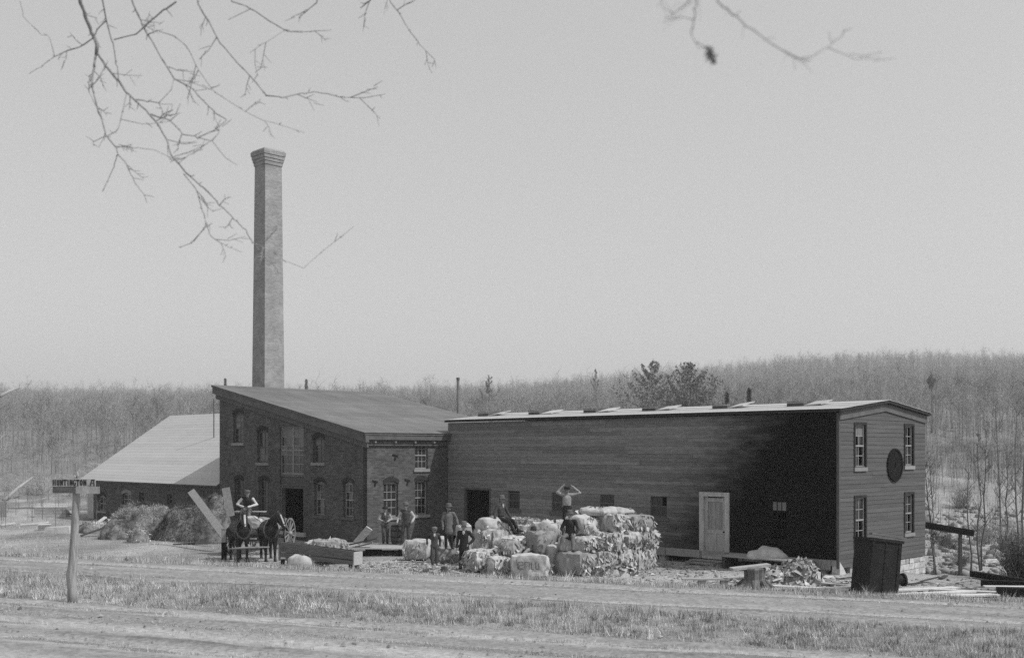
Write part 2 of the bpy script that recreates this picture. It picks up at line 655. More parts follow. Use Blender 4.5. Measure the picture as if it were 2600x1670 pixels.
_t = M['dirt'].node_tree
_p = _t.nodes["Principled BSDF"]
_src = _p.inputs["Base Color"].links[0].from_socket
_tc = _t.nodes.new("ShaderNodeTexCoord")
_n = _t.nodes.new("ShaderNodeTexNoise")
_n.inputs["Scale"].default_value = 13
_n.inputs["Detail"].default_value = 8
_n.inputs["Roughness"].default_value = .8
_mp = _t.nodes.new("ShaderNodeMapping")
_mp.inputs["Rotation"].default_value = (0, 0, math.radians(21.7))
_mp.inputs["Scale"].default_value = (.75, 1.5, 1)
_t.links.new(_tc.outputs["Object"], _mp.inputs[0])
_t.links.new(_mp.outputs[0], _n.inputs["Vector"])
_mr = _t.nodes.new("ShaderNodeMapRange")
_mr.inputs[1].default_value = .35
_mr.inputs[2].default_value = .62
_mr.inputs[3].default_value = .42
_mr.inputs[4].default_value = 1.16
_t.links.new(_n.outputs[0], _mr.inputs[0])
_mu = _t.nodes.new("ShaderNodeMath")
_mu.operation = 'MULTIPLY'
_t.links.new(_src, _mu.inputs[0])
_t.links.new(_mr.outputs[0], _mu.inputs[1])
_t.links.new(_mu.outputs[0], _p.inputs["Base Color"])


def road(name, q0, q1, ruts, edge, seed, hump=0.):
    s = np.arange(-46, 46, .13)
    qq = np.arange(q0, q1, .09)
    S, Q = np.meshgrid(s, qq)
    X = S * RD[0] + Q * RN[0]
    Y = S * RD[1] + Q * RN[1]
    P = np.stack([S.ravel() * .25, Q.ravel(), np.zeros(S.size)], 1)
    n = wob(P, 1.2, seed, 4).reshape(S.shape)
    n2 = wob(P * (2.2, 3, 1), 1.6, seed + 1, 4).reshape(S.shape)
    z = ground_z(X, Y, False) + .035 + .012 * n2
    tone = .92 + .10 * n + .12 * n2
    for rq, w, d, br in ruts:
        wv = rq + .10 * np.sin(S * .23 + seed) + .06 * np.sin(S * .61 + 2)
        gq = np.exp(-((Q - wv) / w) ** 2)
        z = z - d * gq
        tone = tone + br * gq
        ridge = np.exp(-((Q - wv + w * 1.7) / (w * .5)) ** 2) * np.clip(n2 + .2, 0, 1)
        z = z + ridge * .05
        tone = tone - ridge * .55
    de = np.minimum(Q - q0, q1 - Q)
    z = z - .16 * np.clip(1 - (de + .25 * n + .12 * n2) / edge, 0, 1)
    i = np.arange(S.size).reshape(S.shape)
    qd = np.stack([i[:-1, :-1], i[:-1, 1:], i[1:, 1:], i[1:, :-1]], -1).reshape(-1, 4)
    o = soup(name, np.stack([X, Y, z], -1).reshape(-1, 3), qd, M['dirt'], kind='structure', tone=np.clip(tone, .35, 1.8).ravel())
    o.data.polygons.foreach_set('use_smooth', [True] * len(o.data.polygons))
    return o


road("dirt_road", 19.75, 23.75, [(22.8, .2, .06, .6), (20.75, .2, .06, .55)], .45, 21)
road("dirt_road", 8.0, 16.6, [(15.4, .35, .04, .35), (14.3, .22, .05, .1), (13.4, .5, .03, .35), (12.0, .4, .03, .3), (10.4, .4, .03, .3)], .6, 31)


# ---------------------------------------------------------------- grass
def blades(name, X, Y, h, w, tone, mtl, lean=.45, z=None):
    n = len(X)
    Z = ground_z(X, Y) if z is None else z
    a = npr.uniform(0, 2 * np.pi, n)
    b = npr.uniform(0, 2 * np.pi, n)
    ln = npr.uniform(0.05, lean, n) * h
    V = np.zeros((n, 3, 3))
    V[:, 0] = np.stack([X - np.cos(a) * w, Y - np.sin(a) * w, Z - .02], 1)
    V[:, 1] = np.stack([X + np.cos(a) * w, Y + np.sin(a) * w, Z - .02], 1)
    V[:, 2] = np.stack([X + np.cos(b) * ln, Y + np.sin(b) * ln, Z + h], 1)
    return soup(name, V.reshape(-1, 3), np.arange(3 * n).reshape(n, 3), mtl, tone=np.repeat(tone, 3))


def scatter(n, q0, q1, y1=60):
    """random points in the strip q0..q1 that fall in the camera's field"""
    S = npr.uniform(-40, 40, n * 3)
    Q = npr.uniform(q0, q1, n * 3)
    X = S * RD[0] + Q * RN[0]
    Y = S * RD[1] + Q * RN[1]
    k = (np.abs(X) < .52 * Y + 1) & (Y < y1)
    return X[k][:n], Y[k][:n]


def tuft_noise(X, Y, sc, seed):
    return wob(np.stack([X, Y * 1.3, 0 * X], 1), sc, seed, 4)


X, Y = scatter(75000, 15.6, 20.2)
tn = tuft_noise(X, Y, 1.1, 41)
tn2 = tuft_noise(X, Y, 3.0, 42)
q = RN[0] * X + RN[1] * Y
k = npr.uniform(0, 1, len(X)) < np.clip(.1 + .5 * tn + .5 * tn2, .03, .8) * sstep(q, 15.6, 16.8)
X, Y, tn, tn2 = X[k], Y[k], tn[k], tn2[k]
h = npr.uniform(.02, .085, len(X)) * (1 + 1.3 * np.clip(tn2, 0, 1))
tone = np.clip(.95 - .5 * np.clip(tn2 + .1, 0, 1) + npr.normal(0, .22, len(X)), .25, 1.5)
blades("roadside_grass", X, Y, h, .008, tone, M['grass'])
# taller weeds round the sign post and along the bank
X, Y = scatter(16000, 16.8, 20.4)
tn = tuft_noise(X, Y, 2.6, 45)
left = np.clip((-X - 1) / 6, 0, 1)
k = (tn + .22 * left > .5)
X, Y, tn = X[k], Y[k], tn[k]
blades("tall_weeds", X, Y, npr.uniform(.05, .22, len(X)) * (1 + .5 * np.clip((-X - 4) / 6, 0, 1)), .006, np.clip(npr.normal(.6, .3, len(X)), .2, 1.4), M['grass'], .8)
X, Y = scatter(60000, 23.5, 38.5)
tn = tuft_noise(X, Y, .8, 43)
tn2 = tuft_noise(X, Y, 2.4, 44)
q = RN[0] * X + RN[1] * Y
k = npr.uniform(0, 1, len(X)) < np.clip(.5 + .6 * tn + .4 * tn2 - .5 * sstep(q, 34, 38), .05, 1)
X, Y, tn, tn2 = X[k], Y[k], tn[k], tn2[k]
blades("bank_grass", X, Y, npr.uniform(.03, .11, len(X)) * (1 + 1.1 * np.clip(tn2, 0, 1)), .010, np.clip(.9 - .55 * np.clip(tn2 + .1, 0, 1) + npr.normal(0, .2, len(X)), .25, 1.4), M['grass'])
X = npr.uniform(-32, 24, 36000)
Y = npr.uniform(37, 85, 36000)
tn = tuft_noise(X, Y, .6, 46)
q = RN[0] * X + RN[1] * Y
k = (np.abs(X) < .5 * Y) & (npr.uniform(0, 1, len(X)) < np.clip(.3 + .7 * tn, .05, 1)) & (q > 37)
k &= ~((X > -9) & (X < 15) & (Y > 37) & (Y < 44))
X, Y = X[k], Y[k]
blades("yard_grass", X, Y, npr.uniform(.05, .2, len(X)), .014, np.clip(npr.normal(.8, .25, len(X)), .25, 1.4), M['grass'], .7)


# separate tufts and weeds
def tufts(name, n, q0, q1, per, hmin, hmax, spread, seed):
    X, Y = scatter(n, q0, q1)
    r = np.random.RandomState(seed)
    H = r.uniform(hmin, hmax, len(X)) * np.where(r.uniform(0, 1, len(X)) < .15, 1.5, 1)
    T = np.clip(r.normal(.75, .32, len(X)), .22, 1.35)
    X2 = np.repeat(X, per) + r.normal(0, spread, len(X) * per)
    Y2 = np.repeat(Y, per) + r.normal(0, spread, len(X) * per)
    return blades(name, X2, Y2, np.repeat(H, per) * r.uniform(.4, 1.1, len(X2)), .006, np.repeat(T, per) * r.uniform(.7, 1.2, len(X2)), M['grass'], 1.0)


tufts("bank_tufts", 1500, 16.2, 20.0, 22, .06, .17, .05, 55)
tufts("slope_tufts", 1700, 23.8, 36.5, 20, .07, .2, .07, 56)
tufts("road_edge_tufts", 3200, 11.5, 16.9, 12, .015, .06, .07, 57)
tufts("cart_road_tufts", 3000, 19.9, 23.8, 10, .015, .055, .08, 58)

# clods, pebbles and trodden weeds on the roads
S = npr.uniform(-32, 32, 9000)
Q = np.concatenate([npr.uniform(20.0, 23.6, 3500), npr.uniform(12, 16.5, 5500)])
X = S * RD[0] + Q * RN[0]
Y = S * RD[1] + Q * RN[1]
tn = tuft_noise(X, Y, 1.5, 48)
k = (np.abs(X) < .5 * Y) & (tn > -.05)
X, Y = X[k], Y[k]
n = len(X)
s = npr.uniform(.006, .028, n) * np.where(npr.uniform(0, 1, n) < .06, 2.0, 1)
Zc = ground_z(X, Y, False) + .03
oct_ = np.array([(1, 0, 0), (0, 1, 0), (-1, 0, 0), (0, -1, 0), (0, 0, .8)])
P = oct_[None] * s[:, None, None] * npr.uniform(.6, 1.4, (n, 5, 1)) + np.stack([X, Y, Zc], 1)[:, None, :]
fc = np.array([(0, 1, 4), (1, 2, 4), (2, 3, 4), (3, 0, 4)])
fc = (fc[None] + 5 * np.arange(n)[:, None, None]).reshape(-1, 3)
M['clod'] = mat("dry_clods", .2, var=.3, bump=0, rand=0, tone=True)
soup("road_clods", P.reshape(-1, 3), fc, M['clod'], tone=np.repeat(np.clip(npr.normal(1, .35, n), .3, 1.7), 5))
k = npr.uniform(0, 1, n) < .9
q = RN[0] * X + RN[1] * Y
kk = (q > 21.1) & (q < 22.5)
blades("road_crown_grass", np.repeat(X[kk], 6) + npr.normal(0, .12, kk.sum() * 6), np.repeat(Y[kk], 6) + npr.normal(0, .12, kk.sum() * 6), npr.uniform(.015, .06, kk.sum() * 6), .007, np.clip(npr.normal(.85, .25, kk.sum() * 6), .3, 1.4), M['grass'])


# ---------------------------------------------------------------- far hills: bare hardwoods as one wood, and the trees that can be told apart
def tree_proto(seed, nb, nt, up=.9):
    """triangles of a bare tree of height 1"""
    r = np.random.RandomState(seed)
    T = []

    def sliver(p, q, w):
        d = q - p
        s = np.cross(d, r.normal(size=3))
        s = s / (np.linalg.norm(s) + 1e-9) * w
        T.append((p - s, p + s, q))

    for k in range(3):
        a = k * 2.1
        s = np.array([math.cos(a), math.sin(a), 0]) * .006
        T.append((-s, s, np.array([r.normal() * .02, r.normal() * .02, .97])))
    for b in range(nb):
        z = r.uniform(.3, .93)
        a = r.uniform(0, 6.28)
        L = (1.04 - z) * r.uniform(.3, .62) + .05
        p = np.array([0, 0, z])
        e = p + np.array([math.cos(a) * L * .6, math.sin(a) * L * .6, L * up * r.uniform(.5, 1.1)])
        sliver(p, e, .0036)
        for k in range(nt):
            u = r.uniform(.25, 1)
            p2 = p + (e - p) * u
            v = r.normal(size=3) * .07 + np.array([math.cos(a) * .03, math.sin(a) * .03, .07])
            sliver(p2, p2 + v, .0024)
    return np.array(T)


protos = [tree_proto(100 + i, 20, 9) for i in range(6)]
far_p = [tree_proto(150 + i, 14, 4) for i in range(6)]
small = [tree_proto(200 + i, 9, 3, 1.2) for i in range(4)]


def wood(name, pts, hts, tones, pro, m):
    Vs, Ts = [], []
    for i, (x, y, z) in enumerate(pts):
        P = pro[rnd.randrange(len(pro))]
        a = rnd.uniform(0, 6.28)
        c, s = math.cos(a), math.sin(a)
        R = np.array([[c, -s, 0], [s, c, 0], [0, 0, 1]])
        w = rnd.uniform(.75, 1.15)
        Q = P @ R.T * (hts[i] * w, hts[i] * w, hts[i]) + (x, y, z - .1)
        Vs.append(Q.reshape(-1, 3))
        Ts.append(np.full(len(Q) * 3, tones[i]))
    V = np.concatenate(Vs)
    return soup(name, V, np.arange(len(V)).reshape(-1, 3), m, tone=np.concatenate(Ts))


def field(n, y0, y1, t0=-.52, t1=.52, pw=1.0):
    u = npr.uniform(0, 1, n)
    Y = np.sqrt(y0 ** 2 + (y1 ** 2 - y0 ** 2) * u ** pw)
    X = npr.uniform(t0, t1, n) * Y
    return X, Y


X, Y = field(10500, 330, 900, pw=.95)
Z = ground_z(X, Y)
tn = wob(np.stack([X, Y, 0 * X], 1), .012, 51, 3)
wood("far_hillside_wood", np.stack([X, Y, Z], 1), np.where(npr.uniform(0, 1, len(X)) < .06, npr.uniform(13, 17, len(X)), npr.uniform(7, 13, len(X))), np.clip(npr.normal(1, .14, len(X)) + .22 * tn, .4, 1.6), far_p, M['forest'])
X, Y = field(2000, 165, 340)
tn = wob(np.stack([X, Y, 0 * X], 1), .02, 53, 3)
wood("hillside_wood", np.stack([X, Y, ground_z(X, Y)], 1), npr.uniform(5, 10.5, len(X)), np.clip(npr.normal(1, .16, len(X)) + .2 * tn, .4, 1.6), protos, M['forest'])
X, Y = field(420, 95, 175)
k = (wob(np.stack([X, Y, 0 * X], 1), .05, 52, 2) > -.2) & ~((X / Y > .33) & (Y < 125))
X, Y = X[k], Y[k]
wood("near_hillside_wood", np.stack([X, Y, ground_z(X, Y)], 1), npr.uniform(2.2, 5.5, len(X)), np.clip(npr.normal(.95, .3, len(X)), .4, 1.6), protos, M['forest'])
X, Y = field(5600, 62, 230)
k = ~((np.abs(X - 2) < 22) & (Y < 80))
X, Y = X[k], Y[k]
wood("hillside_brush", np.stack([X, Y, ground_z(X, Y)], 1), npr.uniform(.6, 2.6, len(X)), np.clip(npr.normal(.75, .3, len(X)), .35, 1.6), small, M['forest'])


X, Y = field(2600, 54, 135, .34, .52)
wood("right_bank_brush", np.stack([X, Y, ground_z(X, Y)], 1), npr.uniform(.4, 1.7, len(X)), np.clip(npr.normal(.55, .25, len(X)), .2, 1.4), small, M['forest'])


def leaf_cards(P, size, r, flat=.35):
    """small pointed leaf or needle clumps at points P"""
    n = len(P)
    d = r.normal(size=(n, 3))
    d /= np.linalg.norm(d, axis=1)[:, None]
    s = np.cross(d, r.normal(size=(n, 3)))
    s /= np.linalg.norm(s, axis=1)[:, None]
    L = size * r.uniform(.6, 1.4, n)[:, None]
    return np.stack([P - s * L * flat, P + s * L * flat, P + d * L], 1)


def conifer(name, label, px, top, base_y, Y, halfw, kind, group, tone=1., dens=1.):
    x = (px - 1300) * Y / F
    z0 = gz(x, Y)
    H = EYE + (HZ - top) * Y / F - z0
    W = halfw * Y / F
    r = np.random.RandomState(int(px))
    t_ = thing(name, label, "tree", (x, Y, z0), 0, group)
    mb = MB()
    mb.tube([(0, 0, -.3), (.05, 0, H * .5), (0, 0, H * .97)], [H * .018, H * .011, H * .002], 8)
    mb.build("trunk", M['bark'], t_, True)
    P = []
    if kind == 'pine':         # irregular white pine: upswept plumes in tiers
        nb = int(46 * dens)
        for b in range(nb):
            u = (b + r.uniform(0, .8)) / nb
            z = H * (.15 + .8 * u)
            w = W * (1.02 - u) ** .8 * r.uniform(.45, 1.15)
            a = r.uniform(0, 6.28)
            ca, sa = math.cos(a), math.sin(a)
            for k in range(int(130 * (1.15 - u))):
                f = r.uniform(.1, 1) ** .7
                sp_ = w * .10 + .1
                side = r.normal() * sp_ * (1.1 - .6 * f)
                P.append((ca * w * f - sa * side, sa * w * f + ca * side, z - w * .12 * math.sin(f * 3.1) + f ** 2.2 * w * .75 + r.normal() * .12 + abs(r.normal()) * .12))
        sz = .024 * H
    elif kind == 'spruce':
        for b in range(4200):
            u = r.uniform(0, 1) ** .8
            z = H * (.06 + .94 * u)
            w = W * (1 - u) * (.75 + .35 * math.sin(u * 60)) * math.sqrt(r.uniform(.1, 1))
            a = r.uniform(0, 6.28)
            P.append((math.cos(a) * w, math.sin(a) * w, z - w * .25))
        sz = .028 * H
    else:                      # round crown on a long bare stem
        for b in range(2600):
            d = r.normal(size=3)
            d = d / np.linalg.norm(d) * r.uniform(.2, 1) ** .5
            d = d * (1 + .35 * math.sin(4 * d[0] + 2) + .3 * math.sin(5 * d[2] + 1))
            if math.sin(6 * d[0] + 3 * d[2]) * math.sin(5 * d[1] + 4 * d[2] + 1) > .35:
                continue
            P.append((d[0] * W, d[1] * W, H - W * 1.5 + d[2] * W * 1.5))
        sz = .022 * H
    T = leaf_cards(np.array(P), sz, r)
    V = T.reshape(-1, 3)
    tn = np.repeat(np.clip(r.normal(tone, .3, len(T)), .3, 2), 3)
    soup("crown", V, np.arange(len(V)).reshape(-1, 3), M['needles'], t_, 'stuff', tn)
    return t_


G = "evergreens standing on the hill behind the mill"
conifer("pine_tree", "open feathery pine behind the shed roof, left of the denser pine", 1656, 908, 0, 185, 124, 'pine', G, 2.2, 1.5)
conifer("pine_tree", "broad dense pine behind the shed roof, right of the feathery pine", 1752, 914, 0, 175, 128, 'pine', G, 1.9, 2.1)
conifer("spruce_tree", "small dark pointed spruce close right of the broad dense pine", 1846, 1000, 0, 130, 17, 'spruce', G)
conifer("spruce_tree", "dark conical spruce peeping over the shed roof by the fifth hatch", 1902, 988, 0, 130, 21, 'spruce', G)
conifer("round_crowned_tree", "lone tree with small round dark crown on a long bare stem", 2366, 950, 0, 190, 12, 'round', G, 2.0)
conifer("pine_tree", "hazy thin pine behind the gap between brick mill and shed hatches", 1242, 950, 0, 330, 50, 'pine', G, 1.8, .7)
conifer("pine_tree", "faint tall pine on the ridge left of the feathery pine", 1512, 930, 0, 380, 22, 'pine', G, 1.8, .5)
conifer("spruce_tree", "faint dark treetop on the ridge just right of the tall chimney", 778, 964, 0, 330, 20, 'spruce', G, 1.7)
conifer("spruce_tree", "faint dark treetop on the ridge at the mill roof's high corner", 572, 962, 0, 330, 14, 'spruce', G, 1.7)

# ---------------------------------------------------------------- buildings: local x runs into the yard's depth (b), local y along the long wall (a)
OX, OY = 11.7, 39.5
R2 = math.sqrt(.5)
R45 = math.radians(45)


def bw_(b, a, z=0.):
    """building frame -> world"""
    return Vector((OX + R2 * (b - a), OY + R2 * (a + b), z))


def A_of(px, b):
    r = (px - 1300) / F
    return (OX + R2 * b - r * (OY + R2 * b)) / (R2 * (1 + r))


def B_of(px, a):
    r = (px - 1300) / F
    return (r * (OY + R2 * a) - OX + R2 * a) / (R2 * (1 - r))


def Z_of(py, b, a):
    return EYE + (HZ - py) * (OY + R2 * (a + b)) / F


class Wall:
    """a wall plane: ax 'a' runs along local y at x=c (outside is -x); ax 'b' runs along local x at y=c (outside is -y)"""
    def __init__(self, ax, c, sign=1):
        self.ax, self.c, self.s = ax, c, sign

    def P(self, u, d, z):
        return (self.c + d * self.s, u, z) if self.ax == 'a' else (u, self.c + d * self.s, z)

    def bx(self, mb, u0, u1, d0, d1, z0, z1, mi=0):
        P = self.P
        return mb.hexa([P(u0, d0, z0), P(u1, d0, z0), P(u1, d1, z0), P(u0, d1, z0), P(u0, d0, z1), P(u1, d0, z1), P(u1, d1, z1), P(u0, d1, z1)], mi)

    def pix(self, x0, y0, x1, y1):
        """opening (u0, u1, z0, z1) from a pixel box on the plate"""
        f = A_of if self.ax == 'a' else B_of
        ua, ub = f(x0, self.c), f(x1, self.c)
        um = (ua + ub) / 2
        ba = (self.c, um) if self.ax == 'a' else (um, self.c)
        return min(ua, ub), max(ua, ub), Z_of(y1, *ba), Z_of(y0, *ba)

    def wall(self, mb, u0, u1, zb, ztop, ops, thick, mi=0):
        top = ztop if callable(ztop) else (lambda u: ztop)
        cuts = {u0, u1}
        if callable(ztop):
            cuts |= set(np.linspace(u0, u1, 9))
        for o in ops:
            a, b, _, _, arch = o
            cuts |= {max(a, u0), min(b, u1)}
            if arch:
                cuts |= set(np.linspace(a, b, 9)[1:-1])
        cuts = sorted(cuts)
        P = self.P
        for ua, ub in zip(cuts, cuts[1:]):
            if ub - ua < 1e-5:
                continue
            mid = (ua + ub) / 2
            cur = (zb, zb)
            hit = sorted([o for o in ops if o[0] < mid < o[1]], key=lambda o: o[2])
            iv = []
            for a, b, z0, z1, arch in hit:
                iv.append((cur, (z0, z0)))
                f = lambda u: z1 - arch * ((2 * (u - a) / (b - a) - 1) ** 2)
                cur = (f(ua), f(ub))
            iv.append((cur, (top(ua), top(ub))))
            for (l0, l1), (h0, h1) in iv:
                if h0 - l0 < 1e-4 and h1 - l1 < 1e-4:
                    continue
                mb.hexa([P(ua, 0, l0), P(ub, 0, l1), P(ub, thick, l1), P(ua, thick, l0), P(ua, 0, h0), P(ub, 0, h1), P(ub, thick, h1), P(ua, thick, h0)], mi)
        return mb

    def window(self, parent, o, cols, rows, mt='sash', arch=0., recess=.1, sill='stone_sill', casing=None, missing=(), pale=(), sag=0., header=None):
        u0, u1, z0, z1 = o[:4]
        mb = MB()
        w = .05
        d0, d1 = recess, recess + .06
        zt = z1
        bx = lambda *a: self.bx(mb, *a)
        bx(u0, u0 + w, d0, d1, z0, zt)
        bx(u1 - w, u1, d0, d1, z0, zt)
        bx(u0 + w, u1 - w, d0, d1, z0, z0 + w * 1.3)
        bx(u0 + w, u1 - w, d0, d1, zt - w, zt)
        gu0, gu1, g0, g1 = u0 + w, u1 - w, z0 + w * 1.3, zt - w
        if arch:
            bx(u0 + w, u1 - w, d0, d1, zt - w - arch * .8, zt - w)
            g1 = zt - w - arch * .8
        mid = g0 + (g1 - g0) * .5
        bx(gu0, gu1, d0 - .015, d1 - .01, mid - .028, mid + .028)
        cw = (gu1 - gu0) / cols
        rh = (g1 - g0) / rows
        for c in range(1, cols):
            bx(gu0 + c * cw - .013, gu0 + c * cw + .013, d0 + .012, d1 - .008, g0, g1)
        for r in range(1, rows):
            if abs(g0 + r * rh - mid) > .05:
                for c in range(cols):
                    bx(gu0 + c * cw + .0135, gu0 + (c + 1) * cw - .0135, d0 + .014, d1 - .01, g0 + r * rh - .013, g0 + r * rh + .013)
        wo_ = mb.build("window", M[mt], parent)
        for c in range(cols):
            for r in range(rows):
                if (c, r) in missing:
                    continue
                ua, ub = gu0 + c * cw + .006, gu0 + (c + 1) * cw - .006
                za, zb = g0 + r * rh + .006, g0 + (r + 1) * rh - .006
                tl = rnd.uniform(-.012, .012)
                pm = MB()
                P = self.P
                dd = d0 + .03
                pm.hexa([P(ua, dd + tl, za), P(ub, dd, za), P(ub, dd + .004, za), P(ua, dd + .004 + tl, za), P(ua, dd + tl, zb), P(ub, dd + tl * .5, zb), P(ub, dd + .004 + tl * .5, zb), P(ua, dd + .004 + tl, zb)])
                pm.build("pane", M['glass'] if (c, r) not in pale else M['pane_pale'], wo_)
        if sill:
            sm = MB()
            self.bx(sm, u0 - .1, u1 + .1, -.07, recess + .02, z0 - .14, z0)
            sm.build("sill", M[sill], wo_)
        if casing:
            cm = MB()
            c = .09
            self.bx(cm, u0 - c, u0, -.045, recess + .02, z0 - c, z1 + c)
            self.bx(cm, u1, u1 + c, -.045, recess + .02, z0 - c, z1 + c)
            self.bx(cm, u0, u1, -.045, recess + .02, z1, z1 + c)
            self.bx(cm, u0, u1, -.06, recess + .02, z0 - c * 1.2, z0)
            cm.build("casing", M[casing], wo_)
        if header:
            hm = MB()
            n = 8
            for i in range(n):
                ua, ub = u0 - .04 + (u1 - u0 + .08) * i / n, u0 - .04 + (u1 - u0 + .08) * (i + 1) / n
                f = lambda u: z1 - arch * ((2 * (u - u0) / (u1 - u0) - 1) ** 2)
                P = self.P
                hm.hexa([P(ua, -.018, f(ua)), P(ub, -.018, f(ub)), P(ub, .09, f(ub)), P(ua, .09, f(ua)), P(ua, -.018, f(ua) + .2), P(ub, -.018, f(ub) + .2), P(ub, .09, f(ub) + .2), P(ua, .09, f(ua) + .2)])
            hm.build("arch_header", M[header], wo_)
        # drawn blind or dark room behind the glass
        return wo_


M['pane_pale'] = mat("pale_pane_reflection", .17, var=.1, bump=0)  # flat pale grey painted in for reflections on some panes


def plank_row(parent, name, mtl, pts_fn, n):
    pass


# ======================= brick mill
GA, GB = 21.05, -4.95            # its near corner
GL, GD = 13.1, 10.9              # length of the street wall, depth
mill = thing("brick_mill", "two storey dark brick mill with one long sloping roof and a tall loading door", "mill building", bw_(0, 0), R45)
wf = Wall('a', GB)               # shaded street wall
wr = Wall('b', GA)               # sunlit wall that looks to the right
zlow, slope = 5.22, .2
roofz = lambda a: zlow + (a - GA) * slope
ops = {}
for k, bx4 in {'w1': (592, 1046, 618, 1124), 'w2': (653, 1090, 680, 1174), 'w3': (794, 1108, 823, 1174),
               'l1': (595, 1214, 618, 1297), 'l2': (656, 1216, 684, 1300), 'l3': (798, 1221, 826, 1308), 'l4': (871, 1222, 898, 1312)}.items():
    ops[k] = wf.pix(*bx4) + (.13,)
bay = wf.pix(710, 1078, 762, 1232)
door = wf.pix(711, 1234, 771, 1349)
ops['bay'] = (min(bay[0], door[0]), max(bay[1], door[1]), bay[2] + .05, bay[3], 0)
ops['door'] = (min(bay[0], door[0]), max(bay[1], door[1]), door[2], door[3], 0)
mb = MB()
wf.wall(mb, GA + .002, GA + GL, -.4, lambda a: roofz(a) - .02, [o for o in ops.values()], .35)
rops = {'r1': wr.pix(974, 1220, 1011, 1312) + (.14,), 'r2': wr.pix(1054, 1122, 1086, 1190) + (0,), 'r3': wr.pix(1054, 1217, 1086, 1306) + (.1,)}
wr.wall(mb, GB + .352, GB + GD, -.4, zlow - .02, list(rops.values()), .35)
wr.wall(mb, GB, GB + .352, -.4, zlow - .02, [], .3)
# far walls
Wall('b', GA + GL, -1).wall(mb, GB + .352, GB + GD - .352, -.4, zlow + GL * slope - .1, [], .35)
Wall('a', GB + GD, -1).wall(mb, GA + .352, GA + GL, -.4, lambda a: roofz(a) - .04, [], .35)
mb.build("wall", M['brick'], mill)
mb = MB()
mb.box(GB + .4, GB + GD - .4, GA + .4, GA + GL - .4, -.1, .2)
mb.box(GB + .4, GB + GD - .4, GA + .4, GA + GL - .4, 2.95, 3.1)
mb.build("floor", M['dark_inside'], mill)
# windows of the street wall: arched heads, twelve small panes
for k in ('w1', 'w2', 'w3'):
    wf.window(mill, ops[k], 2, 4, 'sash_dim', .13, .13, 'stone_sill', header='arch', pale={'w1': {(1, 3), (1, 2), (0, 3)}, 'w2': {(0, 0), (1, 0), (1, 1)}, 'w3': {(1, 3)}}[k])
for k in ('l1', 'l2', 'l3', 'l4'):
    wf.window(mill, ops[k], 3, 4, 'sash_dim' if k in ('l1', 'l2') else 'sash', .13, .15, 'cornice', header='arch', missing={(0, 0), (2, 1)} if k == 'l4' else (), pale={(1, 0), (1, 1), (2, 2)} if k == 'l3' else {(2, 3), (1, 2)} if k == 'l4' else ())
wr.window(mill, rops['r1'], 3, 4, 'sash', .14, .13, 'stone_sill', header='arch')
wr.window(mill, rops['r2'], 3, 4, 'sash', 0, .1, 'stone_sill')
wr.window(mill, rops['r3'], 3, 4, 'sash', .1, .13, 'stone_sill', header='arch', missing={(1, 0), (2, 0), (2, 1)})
# the loading door: a pair of tall glazed leaves over a boarded panel
u0, u1, z0, z1 = ops['bay'][:4]
zm = z0 + .95
pan = MB()
wf.bx(pan, u0, u1, .12, .18, z0, zm - .57)
pan.build("panel_backing", M['sash_dim'], mill)
pan = MB()
wf.bx(pan, u0, u1, .06, .16, zm - .56, zm - .44)
pan.build("transom_rail", M['sash_dim'], mill)
pan = MB()
wf.bx(pan, u0, u1, .02, .16, z1 - .1, z1)
pan.build("door_head", M['sash_dim'], mill)
pm = MB()
wf.bx(pm, u0 + .15, u1 - .15, .105, .118, z0 + .06, zm - .62)
pm.build("boarded_panel", M['cornice'], mill)
um = (u0 + u1) / 2
for a, b in ((u0, um - .01), (um + .01, u1)):
    wf.window(mill, (a, b, zm - .44, z1 - .1), 2, 5, 'sash', 0, .1, None, pale={(0, 4), (1, 4), (0, 3), (1, 2)})
# open door below
u0, u1, z0, z1 = ops['door'][:4]
dm = MB()
wf.bx(dm, u0, u0 + .1, .05, .3, z0, z1)
wf.bx(dm, u1 - .1, u1, .05, .3, z0, z1)
wf.bx(dm, u0 + .1, u1 - .1, .05, .3, z1 - .1, z1)
dm.build("door_frame", M['sash_dim'], mill)
dm = MB()
wf.bx(dm, u0 - .2, u1 + .15, -.16, .35, z0 - .2, z0)
dm.build("door_sill", M['stone'], mill)
# wall anchors of the lit wall
for px, py in ((1003, 1160), (952, 1226), (1034, 1223)):
    b = B_of(px, GA)
    z = Z_of(py, b, GA)
    am = MB()
    am.bar((b - .16, GA - .02, z + .12), (b + .16, GA - .02, z + .05), .03, .07)
    am.bar((b - .02, GA - .021, z - .14), (b + .02, GA - .021, z + .05), .03, .07)
    am.build("wall_anchor", M['iron'], mill)
# cornice boards under the roof
cm = MB()
o0, o1 = GA - .28, GA + GL + .25
P8 = lambda b0, b1, a0, a1, f0, f1: [(b0, a0, f0(a0)), (b1, a0, f0(a0)), (b1, a1, f0(a1)), (b0, a1, f0(a1)), (b0, a0, f1(a0)), (b1, a0, f1(a0)), (b1, a1, f1(a1)), (b0, a1, f1(a1))]
cm.hexa(P8(GB - .1, GB - .003, o0 + .16, o1, lambda a: roofz(a) - .62, lambda a: roofz(a) - .34))
cm.hexa(P8(GB - .3, GB - .105, o0, o1, lambda a: roofz(a) - .34, lambda a: roofz(a) - .01))
cm.build("gable_cornice", M['cornice'], mill)
cm = MB()
cm.box(GB - .09, GB + GD, GA - .1, GA - .003, zlow - .55, zlow - .3)
cm.box(GB - .3, GB + GD + .2, GA - .27, GA - .105, zlow - .28, zlow - .07)
cm.build("eave_cornice", M['cornice'], mill)
